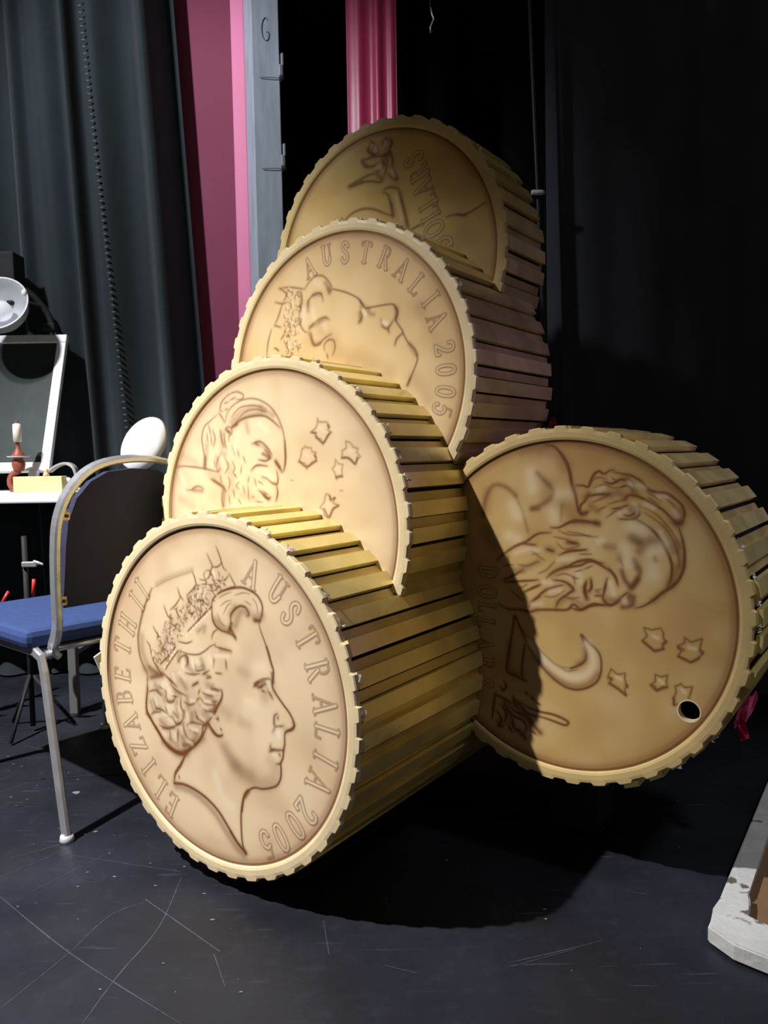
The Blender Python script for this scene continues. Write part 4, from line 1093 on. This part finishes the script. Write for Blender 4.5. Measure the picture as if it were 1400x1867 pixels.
LETTERS = {
 1: [('A', 344, 755, -24, 170), ('U', 537, 679, -38, 170), ('S', 629, 559, -48, 170), ('T', 742, 430, -59, 170), ('R', 811, 275, -71, 170), ('A', 854, 89, -84, 170), ('L', 865, -63, -94, 170), ('I', 850, -216, -104, 170), ('A', 797, -349, -113, 170), ('2', 706, -531, -126, 170), ('0', 623, -634, -135, 170), ('0', 513, -734, -145, 170), ('5', 401, -805, -153, 170), ('E', -422, -773, -208, 170), ('L', -534, -685, -217, 170), ('I', -636, -571, -228, 170), ('Z', -729, -459, -237, 170), ('A', -794, -317, -248, 170), ('B', -858, -152, -259, 170), ('E', -866, 1, 89, 170), ('T', -854, 186, 77, 170), ('H', -793, 338, 66, 170), ('I', -682, 508, 53, 170), ('I', -622, 591, 46, 170)],
 3: [('A', -266, 809, 18, 150), ('U', -107, 874, 6, 150), ('S', 59, 866, -3, 150), ('T', 239, 838, -15, 150), ('R', 398, 778, -27, 150), ('A', 534, 681, -38, 150), ('L', 653, 565, -49, 150), ('I', 757, 453, -59, 150), ('A', 797, 322, -67, 150), ('2', 854, 136, -80, 150), ('0', 863, -4, -90, 150), ('0', 857, -144, -99, 150), ('5', 831, -260, -107, 150)],
 4: [('D', 557, 65, 109, 170), ('O', 487, 188, 109, 170), ('L', 451, 305, 109, 170), ('L', 433, 396, 109, 170), ('A', 396, 503, 109, 170), ('R', 363, 617, 109, 170), ('S', 317, 731, 109, 170)],
 5: [('D', -493, 178, -92, 130), ('O', -502, 48, -92, 130), ('L', -506, -59, -92, 130), ('L', -515, -161, -92, 130), ('A', -524, -296, -92, 130), ('R', -521, -422, -92, 130), ('S', -526, -558, -92, 130)],
}
CROWN = {1: [(-122, 643), (17, 753), (176, 680), (69, 619), (7, 543), (-205, 378), (-318, 267), (-446, 101), (-531, 114), (-574, 196), (-492, 295), (-373, 420), (-241, 543)],
 3: [(-489, 670), (-352, 652), (-356, 517), (-360, 382), (-377, 197), (-516, 200), (-535, 349), (-505, 535)]}
# ------------------------------------------------------------------ the painted coin faces
G = {  # stroke skeletons of the lettering, unit box, (thick?, points)
 'A': [(0, '.08,0 .45,1'), (1, '.45,1 .84,0'), (0, '.22,.34 .7,.34'), (0, '-.04,0 .22,0'), (0, '.68,0 1,0')],
 'U': [(1, '.2,1 .2,.35 .28,.1 .48,0 .68,.1 .78,.35'), (0, '.78,.35 .78,1'), (0, '.05,1 .36,1'), (0, '.65,1 .92,1')],
 'S': [(1, '.72,.78 .6,.97 .4,1 .24,.88 .24,.7 .4,.57 .6,.46 .73,.3 .7,.12 .5,0 .3,.04 .2,.22')],
 'T': [(1, '.45,0 .45,1'), (0, '.05,.82 .08,1 .82,1 .86,.82'), (0, '.28,0 .62,0')],
 'R': [(1, '.22,0 .22,1'), (0, '.22,1 .55,1 .7,.88 .7,.66 .55,.54 .22,.52'), (1, '.48,.52 .88,0'), (0, '.06,0 .38,0'), (0, '.06,1 .22,1'), (0, '.78,0 1,0')],
 'L': [(1, '.25,0 .25,1'), (0, '.08,1 .42,1'), (0, '.08,0 .78,0 .82,.2')],
 'I': [(1, '.4,0 .4,1'), (0, '.2,1 .6,1'), (0, '.2,0 .6,0')],
 'E': [(1, '.22,0 .22,1'), (0, '.06,1 .72,1 .74,.82'), (0, '.22,.52 .6,.52'), (0, '.06,0 .75,0 .79,.2')],
 'Z': [(0, '.14,.82 .12,1 .78,1'), (1, '.76,1 .12,0'), (0, '.12,0 .78,0 .82,.2')],
 'B': [(1, '.22,0 .22,1'), (0, '.06,1 .5,1 .66,.88 .64,.64 .48,.54 .22,.54'), (0, '.48,.54 .72,.44 .74,.14 .54,0 .06,0')],
 'H': [(1, '.2,0 .2,1'), (1, '.78,0 .78,1'), (0, '.2,.5 .78,.5'), (0, '.06,1 .34,1'), (0, '.64,1 .92,1'), (0, '.06,0 .34,0'), (0, '.64,0 .92,0')],
 'D': [(1, '.22,0 .22,1'), (1, '.22,1 .55,.98 .78,.8 .84,.5 .78,.2 .55,.02 .22,0'), (0, '.06,1 .22,1'), (0, '.06,0 .22,0')],
 'O': [(1, '.5,1 .26,.94 .12,.7 .1,.5 .12,.3 .26,.06 .5,0 .74,.06 .88,.3 .9,.5 .88,.7 .74,.94 .5,1')],
 '0': [(1, '.45,1 .26,.92 .17,.7 .15,.5 .17,.3 .26,.08 .45,0 .64,.08 .73,.3 .75,.5 .73,.7 .64,.92 .45,1')],
 '2': [(1, '.16,.76 .22,.94 .45,1 .68,.92 .72,.7 .6,.46 .35,.22 .14,.02'), (1, '.14,.02 .78,.02 .82,.18')],
 '5': [(0, '.74,1 .3,1'), (0, '.3,1 .22,.56'), (1, '.22,.56 .42,.64 .66,.54 .74,.32 .64,.08 .42,0 .22,.06 .14,.2')],
}
FACE, BROWN, PALE, RIMC = [np.array(lin(*c)) for c in ((224, 200, 162), (112, 66, 36), (240, 226, 198), (222, 202, 162))]
TONE = {1: FACE, 2: FACE, 3: np.array(lin(218, 188, 138)), 4: np.array(lin(214, 182, 112)), 5: np.array(lin(196, 163, 104))}  # dimmer, yellower light on the upper and right coins mixed into their tones

def seg_dist(X, Y, P):
    best = np.full(X.shape, 1e9); tt = np.zeros(X.shape)
    L_ = np.r_[0, np.cumsum(np.hypot(*np.diff(P, axis=0).T))]; T = max(L_[-1], 1e-9)
    for k in range(len(P) - 1):
        a, b = P[k], P[k + 1]; d = b - a; q = d @ d
        t = np.clip(((X - a[0]) * d[0] + (Y - a[1]) * d[1]) / max(q, 1e-12), 0, 1)
        D = np.hypot(X - a[0] - t * d[0], Y - a[1] - t * d[1])
        s = D < best; best = np.where(s, D, best); tt = np.where(s, (L_[k] + t * math.sqrt(q)) / T, tt)
    return best, tt

class Canvas:
    def __init__(self, n, ext):
        self.n = n; self.ax = np.linspace(-ext, ext, n); self.ext = ext
        self.X, self.Y = np.meshgrid(self.ax, self.ax, indexing='ij')
        self.c = np.tile(FACE, (n, n, 1))
    def win(self, P, pad):
        lo = np.searchsorted(self.ax, P.min(0) - pad); hi = np.searchsorted(self.ax, P.max(0) + pad)
        return slice(lo[0], hi[0]), slice(lo[1], hi[1])
    def blend(self, w, a, col):
        self.c[w] = self.c[w] * (1 - a[..., None]) + col * a[..., None]
    def stroke(self, k, w, al, col, P):
        pix = 2 * self.ext / self.n
        pad = w * 2.2 + 3 * pix
        W = self.win(P, pad); X, Y = self.X[W], self.Y[W]
        if X.size == 0: return
        d, t = seg_dist(X, Y, P)
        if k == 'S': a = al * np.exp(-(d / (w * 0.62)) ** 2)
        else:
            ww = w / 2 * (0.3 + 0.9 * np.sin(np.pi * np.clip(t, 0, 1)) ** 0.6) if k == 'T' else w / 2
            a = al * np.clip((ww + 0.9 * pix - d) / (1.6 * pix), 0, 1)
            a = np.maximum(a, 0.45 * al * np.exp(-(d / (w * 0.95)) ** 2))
        self.blend(W, a, col)
    def letter(self, ch, u, v, rot, h):
        a = math.radians(rot); ex = np.array((math.cos(a), math.sin(a))); ey = np.array((-math.sin(a), math.cos(a)))
        o = np.array((u, v)); sx = 0.62 if ch != '0' else 0.6
        ctr = o; W = self.win(np.array([o - h, o + h]), 0); X, Y = self.X[W], self.Y[W]
        if X.size == 0: return
        sd = np.full(X.shape, 9.0)
        for th, s in G[ch]:
            P = np.array([[float(q) for q in p.split(',')] for p in s.split()])
            if len(P) > 3: P = catmull(P, 3)
            P = np.array([ctr + ex * (p[0] - 0.47) * h * sx + ey * (p[1] - 0.5) * h * 0.9 for p in P])
            d, _ = seg_dist(X, Y, P); sd = np.minimum(sd, d - (0.062 if th else 0.026) * h)
        pix = 2 * self.ext / self.n
        self.blend(W, 0.30 * np.clip(-sd / (0.03 * h), 0, 1), PALE)
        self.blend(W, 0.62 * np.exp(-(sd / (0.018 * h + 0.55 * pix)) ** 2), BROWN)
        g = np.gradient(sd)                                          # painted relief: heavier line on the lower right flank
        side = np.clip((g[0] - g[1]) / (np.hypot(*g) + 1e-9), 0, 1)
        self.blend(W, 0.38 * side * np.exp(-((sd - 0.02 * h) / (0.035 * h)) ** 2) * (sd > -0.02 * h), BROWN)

def smooth_noise(n, cells, rng):
    g = rng.random((cells + 3, cells + 3)); t = np.linspace(0, cells, n); i = t.astype(int); f = t - i; f = f * f * (3 - 2 * f)
    r = g[i][:, :] * (1 - f)[:, None] + g[i + 1][:, :] * f[:, None]
    return r[:, i] * (1 - f)[None] + r[:, i + 1] * f[None]

def in_poly(x, y, P):
    c = False; j = len(P) - 1
    for i in range(len(P)):
        if (P[i][1] > y) != (P[j][1] > y) and x < (P[j][0] - P[i][0]) * (y - P[i][1]) / (P[j][1] - P[i][1]) + P[i][0]: c = not c
        j = i
    return c

def paint(idx, n, ext):
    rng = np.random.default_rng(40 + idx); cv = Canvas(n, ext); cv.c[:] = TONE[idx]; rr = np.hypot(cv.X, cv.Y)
    full = (slice(None), slice(None))
    nz = smooth_noise(n, 7, rng) * 0.6 + smooth_noise(n, 17, rng) * 0.4
    cv.blend(full, np.clip((nz - 0.45) * 0.55, 0, 0.22), BROWN * 1.6)
    cv.blend(full, np.clip((0.5 - nz) * 0.9, 0, 0.35), (PALE + TONE[idx]) / 2)
    cv.blend(full, 0.22 * np.exp(-((1.0 - rr) / 0.10) ** 2), BROWN * 1.8)       # airbrushed edge of the field
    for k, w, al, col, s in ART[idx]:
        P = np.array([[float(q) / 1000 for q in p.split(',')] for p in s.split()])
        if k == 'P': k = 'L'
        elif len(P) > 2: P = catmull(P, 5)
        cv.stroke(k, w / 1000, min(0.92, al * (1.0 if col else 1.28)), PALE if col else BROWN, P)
    if idx in CROWN:
        PG = [(a / 1000, b / 1000) for a, b in CROWN[idx]]; xs = [p[0] for p in PG]; ys = [p[1] for p in PG]; k = 0
        while k < (150 if idx == 1 else 60):
            x, y = rng.uniform(min(xs), max(xs)), rng.uniform(min(ys), max(ys))
            if not in_poly(x, y, PG): continue
            k += 1; a = rng.uniform(0, 6.3); b = a + rng.uniform(1.2, 3.4) * rng.choice((-1, 1)); q = rng.uniform(0.008, 0.024)
            P = np.array([(x + q * math.cos(t), y + 1.1 * q * math.sin(t)) for t in np.linspace(a, b, 7)])
            cv.stroke('T', 0.0085, 0.62, BROWN, P)
            if k % 3 == 0: cv.stroke('S', 0.012, 0.4, PALE, P + np.array((0.012, 0.008)))
    for ch, u, v, rot, h in LETTERS.get(idx, []):
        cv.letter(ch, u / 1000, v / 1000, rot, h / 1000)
    cv.blend(full, 0.80 * np.clip(1.5 - np.abs(rr - 1.0) / 0.0075, 0, 1), BROWN * 0.8)
    cv.blend(full, 0.42 * np.exp(-((rr - 0.985) / 0.022) ** 2), BROWN)
    return cv

# ------------------------------------------------------------------ giant coins
U = 0.35; AZ = R(35.0915)
AX = Vector((math.sin(AZ), math.cos(AZ), 0)); EX = Vector((math.cos(AZ), -math.sin(AZ), 0)); UP = Vector((0, 0, 1))
#        s      lateral  z       end    phase
COIN = {1: (3.123, -3.453, -1.412, 5.57, 1.6), 2: (3.762, -3.548, -0.444, 5.58, 3.9), 3: (4.398, -3.447, 0.542, 5.57, 0.8),
        4: (5.068, -3.556, 1.471, 5.69, -2.3), 5: (4.457, -1.824, -0.941, 5.54, 25.9)}
NST = 41; PITCHA = 2 * math.pi / NST
M_face = bpy.data.materials.new('painted_board'); M_face.use_nodes = True
_n = M_face.node_tree.nodes; _l = M_face.node_tree.links; _p = _n['Principled BSDF']
_a = _n.new('ShaderNodeAttribute'); _a.attribute_name = 'paint'; _l.new(_a.outputs['Color'], _p.inputs['Base Color']); _p.inputs['Roughness'].default_value = 0.42
_p.inputs['Specular IOR Level'].default_value = 0.35
M_rim = mat('rim_paint', tuple(RIMC), 0.4, 0, 0.08, 14, spec=0.35)
M_rim_warm_lit = mat('rim_paint_warm_lit', lin(206, 180, 126), 0.4, 0, 0.08, 14, spec=0.35)  # warmer light on the top and right coins mixed into the rim colour
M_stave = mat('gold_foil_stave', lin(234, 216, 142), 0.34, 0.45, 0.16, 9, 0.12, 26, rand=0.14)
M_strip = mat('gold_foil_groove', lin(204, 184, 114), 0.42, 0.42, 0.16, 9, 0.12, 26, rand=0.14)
M_dark = mat('dark_light_stop', lin(46, 38, 30), 0.8)  # for the blockers added to keep light out of the hollow coins
M_hole = mat('cut_board_edge', lin(226, 206, 172), 0.6)
M_foil = mat('torn_silver_foil', lin(226, 226, 232), 0.22, 0.55)

def covered(i, lat, z, s, tol):
    return any(j != i and COIN[j][0] < s - 1e-6 and COIN[j][3] > s and math.hypot(lat - COIN[j][1], z - COIN[j][2]) < tol for j in COIN)

def run(i, lat, z):
    """free length [from, to] along the axis of a stave of coin i"""
    s0, s1 = COIN[i][0], COIN[i][3]
    for j in COIN:
        if j == i or math.hypot(lat - COIN[j][1], z - COIN[j][2]) > 1.05: continue
        if COIN[j][0] <= s0 < COIN[j][3]: s0 = min(COIN[j][3], s1)
        elif s0 < COIN[j][0] < s1: s1 = COIN[j][0]
    return s0, s1

def wedge(r0, r1, a, half0, half1, z0, z1, nseg=1):
    vs_ = []; out = []
    for z in (z0, z1):
        for r, h in ((r0, half0), (r1, half1)):
            for k in range(nseg + 1):
                t = a - h + 2 * h * k / nseg; vs_.append((r * math.cos(t) * U, r * math.sin(t) * U, z * U))
    m = nseg + 1
    for k in range(nseg):
        out.append((m + k, m + k + 1, 3 * m + k + 1, 3 * m + k)); out.append((k + 1, k, 2 * m + k, 2 * m + k + 1))
        out.append((k, k + 1, m + k + 1, m + k)); out.append((2 * m + k + 1, 2 * m + k, 3 * m + k, 3 * m + k + 1))
    out.append((0, m, 3 * m, 2 * m)); out.append((m - 1, 3 * m - 1, 4 * m - 1, 2 * m - 1))
    return pyd(vs_, out)

def make_coin(i, label, res):
    rnd = random.Random(i)
    s, lat, z, s1, ph = COIN[i]
    root = empty('giant_coin', (0, 0, 0), label, 'coin prop', 'giant coin stage props')
    pos = AX * s * U + EX * lat * U + Vector((0, 0, z * U + CAM_H))
    root.matrix_world = Matrix(((EX.x, 0, -AX.x, pos.x), (EX.y, 0, -AX.y, pos.y), (0, 1, 0, pos.z), (0, 0, 0, 1)))
    # painted field
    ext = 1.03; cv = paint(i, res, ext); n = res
    rr = np.hypot(cv.X, cv.Y); keep = rr < 1.024
    for j in COIN:
        if j != i and COIN[j][0] < s and COIN[j][3] > s:
            keep &= np.hypot(cv.X + lat - COIN[j][1], cv.Y + z - COIN[j][2]) > 1.055
    if i == 5: keep &= np.hypot(cv.X - 0.756, cv.Y + 0.518) > 0.056
    cell = keep[:-1, :-1] & keep[1:, :-1] & keep[1:, 1:] & keep[:-1, 1:]
    idn = np.arange(n * n).reshape(n, n)
    quads = np.stack([idn[:-1, :-1][cell], idn[1:, :-1][cell], idn[1:, 1:][cell], idn[:-1, 1:][cell]], 1)
    used = np.unique(quads); remap = np.zeros(n * n, int); remap[used] = np.arange(len(used)); quads = remap[quads]
    co = np.zeros((len(used), 3)); co[:, 0] = cv.X.ravel()[used] * U; co[:, 1] = cv.Y.ravel()[used] * U
    me = bpy.data.meshes.new('face'); me.vertices.add(len(used)); me.vertices.foreach_set('co', co.ravel())
    me.loops.add(quads.size); me.loops.foreach_set('vertex_index', quads.ravel().astype(np.int32))
    me.polygons.add(len(quads)); me.polygons.foreach_set('loop_start', np.arange(0, quads.size, 4, dtype=np.int32)); me.polygons.foreach_set('loop_total', np.full(len(quads), 4, np.int32))
    me.update(); me.validate()
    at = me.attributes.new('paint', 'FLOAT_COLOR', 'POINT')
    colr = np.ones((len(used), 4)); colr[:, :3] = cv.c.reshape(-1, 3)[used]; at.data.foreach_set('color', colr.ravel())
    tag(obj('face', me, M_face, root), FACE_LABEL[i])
    # toothed rim board
    vs_, fs = [], []; K = 10; tot = NST * K; a0 = R(ph) + PITCHA * 0.30
    prof = []
    for k in range(tot):
        q = (k % K) / K; out = 1.097 if 0.25 < q < 0.78 else 1.080
        a = a0 - PITCHA * 0.5 + PITCHA * ((k // K) + q) + rnd.uniform(-.004, .004)
        for r, zz in ((1.008, -0.004), (1.014, 0.011), (1.028, 0.016), (1.058, 0.016), (out - 0.006, 0.013), (out, 0.006), (out, -0.024), (1.008, -0.024)):
            vs_.append((r * math.cos(a) * U, r * math.sin(a) * U, zz * U))
    for k in range(tot):
        a = a0 - PITCHA * 0.5 + PITCHA * (k + 0.5) / K
        if covered(i, lat + 1.06 * math.cos(a), z + 1.06 * math.sin(a), s, 1.075): continue
        b = (k + 1) % tot
        for m in range(8): fs.append((k * 8 + m, b * 8 + m, b * 8 + (m + 1) % 8, k * 8 + (m + 1) % 8))
    bm = bmesh.new(); bv = [bm.verts.new(v) for v in vs_]
    for f in fs: bm.faces.new([bv[q] for q in f])
    bmesh.ops.delete(bm, geom=[v for v in bv if not v.link_faces], context='VERTS')
    tag(obj('rim', bm, M_rim_warm_lit if i > 3 else M_rim, root), 'pale toothed rim board')
    # staves and the strips between them, over a dark sheet added to stop light leaks
    shield_v, shield_f = [], []
    for k in range(NST):
        a = a0 + PITCHA * k
        p0, p1 = run(i, lat + 1.085 * math.cos(a), z + 1.085 * math.sin(a))
        if p1 - p0 > 0.03:
            q = len(shield_v)
            for zz in (-(p0 - s) - 0.026, -(p1 - s) + 0.01):
                for t in (-0.5, 0.5): shield_v.append((1.03 * math.cos(a + t * PITCHA) * U, 1.03 * math.sin(a + t * PITCHA) * U, zz * U))
            shield_f.append((q, q + 1, q + 3, q + 2))
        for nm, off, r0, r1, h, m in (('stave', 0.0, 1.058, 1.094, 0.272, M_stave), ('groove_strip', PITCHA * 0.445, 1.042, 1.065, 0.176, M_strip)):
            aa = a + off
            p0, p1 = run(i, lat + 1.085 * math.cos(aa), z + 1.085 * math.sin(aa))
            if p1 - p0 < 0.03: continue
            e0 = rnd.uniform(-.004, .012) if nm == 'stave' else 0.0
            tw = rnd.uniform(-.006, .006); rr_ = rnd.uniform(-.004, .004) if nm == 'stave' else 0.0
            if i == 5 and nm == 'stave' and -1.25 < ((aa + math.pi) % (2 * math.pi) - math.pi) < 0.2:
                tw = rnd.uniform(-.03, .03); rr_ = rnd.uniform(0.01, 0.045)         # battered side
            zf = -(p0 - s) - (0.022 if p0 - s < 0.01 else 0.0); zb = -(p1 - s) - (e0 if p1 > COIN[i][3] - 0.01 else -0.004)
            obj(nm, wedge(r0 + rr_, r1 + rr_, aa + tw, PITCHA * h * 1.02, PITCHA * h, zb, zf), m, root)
    obj('light_shield', pyd(shield_v, shield_f), M_dark, root)
    # unseen dark disc added to keep light from leaking in
    bm = bmesh.new(); lathe(bm, [(1.038 * U, -(s1 - s) * U + 0.004 * i), (1.038 * U, -(s1 - s) * U + 0.004 * i + 0.003)], 48)
    obj('back_light_stop', bm, M_dark, root)
    # torn foil on some stave ends
    spots = {1: (10.5, 1.6, -7, 53, 62, 36, 27), 2: (47, 21, 30, 66, 13), 3: (27, 35, 50, 88, 60), 4: (36, 20), 5: (12, 4, -3, 21, -52, -60, -38)}[i]
    for a in spots:
        bm = bmesh.new(); a = R(a) + PITCHA * 0.3; base = Vector((math.cos(a), math.sin(a), 0)) * 1.098 * U
        tn = Vector((-math.sin(a), math.cos(a), 0))
        for q in range(5):
            c = base + tn * rnd.uniform(-.011, .011) + Vector((0, 0, rnd.uniform(-.012, -.004))) + base.normalized() * rnd.uniform(-.001, .004)
            vv = [bm.verts.new(c + Vector((rnd.uniform(-1, 1), rnd.uniform(-1, 1), rnd.uniform(-1, 1))) * 0.0048) for _ in range(4)]
            for f in ((0, 1, 2), (0, 2, 3), (0, 3, 1), (1, 3, 2)): bm.faces.new([vv[x] for x in f])
        obj('torn_foil', bm, M_foil, root)
    if i == 5:
        hb = bmesh.new(); rng_ = []
        for zz in (0.002, -0.05):
            rng_.append([hb.verts.new(((0.756 + 0.0585 * math.cos(t)) * U, (-0.518 + 0.0585 * math.sin(t)) * U, zz * U)) for t in [2 * math.pi * q / 32 for q in range(32)]])
        rng_.append([hb.verts.new(((0.756 + 0.066 * math.cos(t)) * U, (-0.518 + 0.066 * math.sin(t)) * U, 0.002 * U)) for t in [2 * math.pi * q / 32 for q in range(32)]])
        for q in range(32):
            w = (q + 1) % 32
            hb.faces.new((rng_[0][q], rng_[0][w], rng_[1][w], rng_[1][q])); hb.faces.new((rng_[2][q], rng_[2][w], rng_[0][w], rng_[0][q]))
        tag(obj('finger_hole', hb, M_hole, root), 'round hole cut through the painted board')
    return root

FACE_LABEL = {1: 'tan painted relief of a crowned head in profile inside a ring of lettering', 2: 'tan painted bearded head with headband and five stars',
              3: 'tan painted crowned head lying on its back below curved lettering', 4: 'tan painted plant and numeral, with warm light painted in, beside the word DOLLARS',
              5: 'tan painted bearded head lying sideways with stars and a large curled numeral'}
make_coin(1, 'giant gold coin at the front bottom with crowned profile and full lettering', 600)
make_coin(2, 'giant gold coin second from the bottom showing a bearded face and stars', 450)
make_coin(3, 'giant gold coin third up showing an upward-looking profile under AUSTRALIA 2005', 450)
make_coin(4, 'topmost giant gold coin with upside-down DOLLARS lettering and a plant', 430)
make_coin(5, 'giant gold coin on the right with sideways bearded head and a finger hole', 520)

def along(s, l, z=0.0):
    p = AX * s * U + EX * l * U; return (p.x, p.y, z)
b = empty('coin_truck', along(4.4, -3.45), 'low black wooden truck the coin pile stands on', 'truck')
b.rotation_euler = (0, 0, -AZ)
bxo('deck', (0, 0, 0.0215), (0.30, 0.70, 0.012), M_black, b, bev=0.002)
bxo('side_arm', (0.375, 0.24, 0.0215), (0.45, 0.12, 0.012), M_black, b)
bxo('support_block', (0.535, 0.24, 0.1085), (0.12, 0.12, 0.162), M_black, b, bev=0.003)
for x, y in ((-.12, -.28), (.12, -.28), (-.12, .3), (.12, .3), (.56, .24), (.46, .24)):
    bm = bmesh.new(); lathe(bm, [(0.006, -0.006), (0.0077, -0.005), (0.0077, 0.005), (0.006, 0.006)], 14, Matrix.Translation((x, y, 0.0077)) @ Matrix.Rotation(R(90), 4, 'Y'))
    obj('castor', bm, M_black, b)
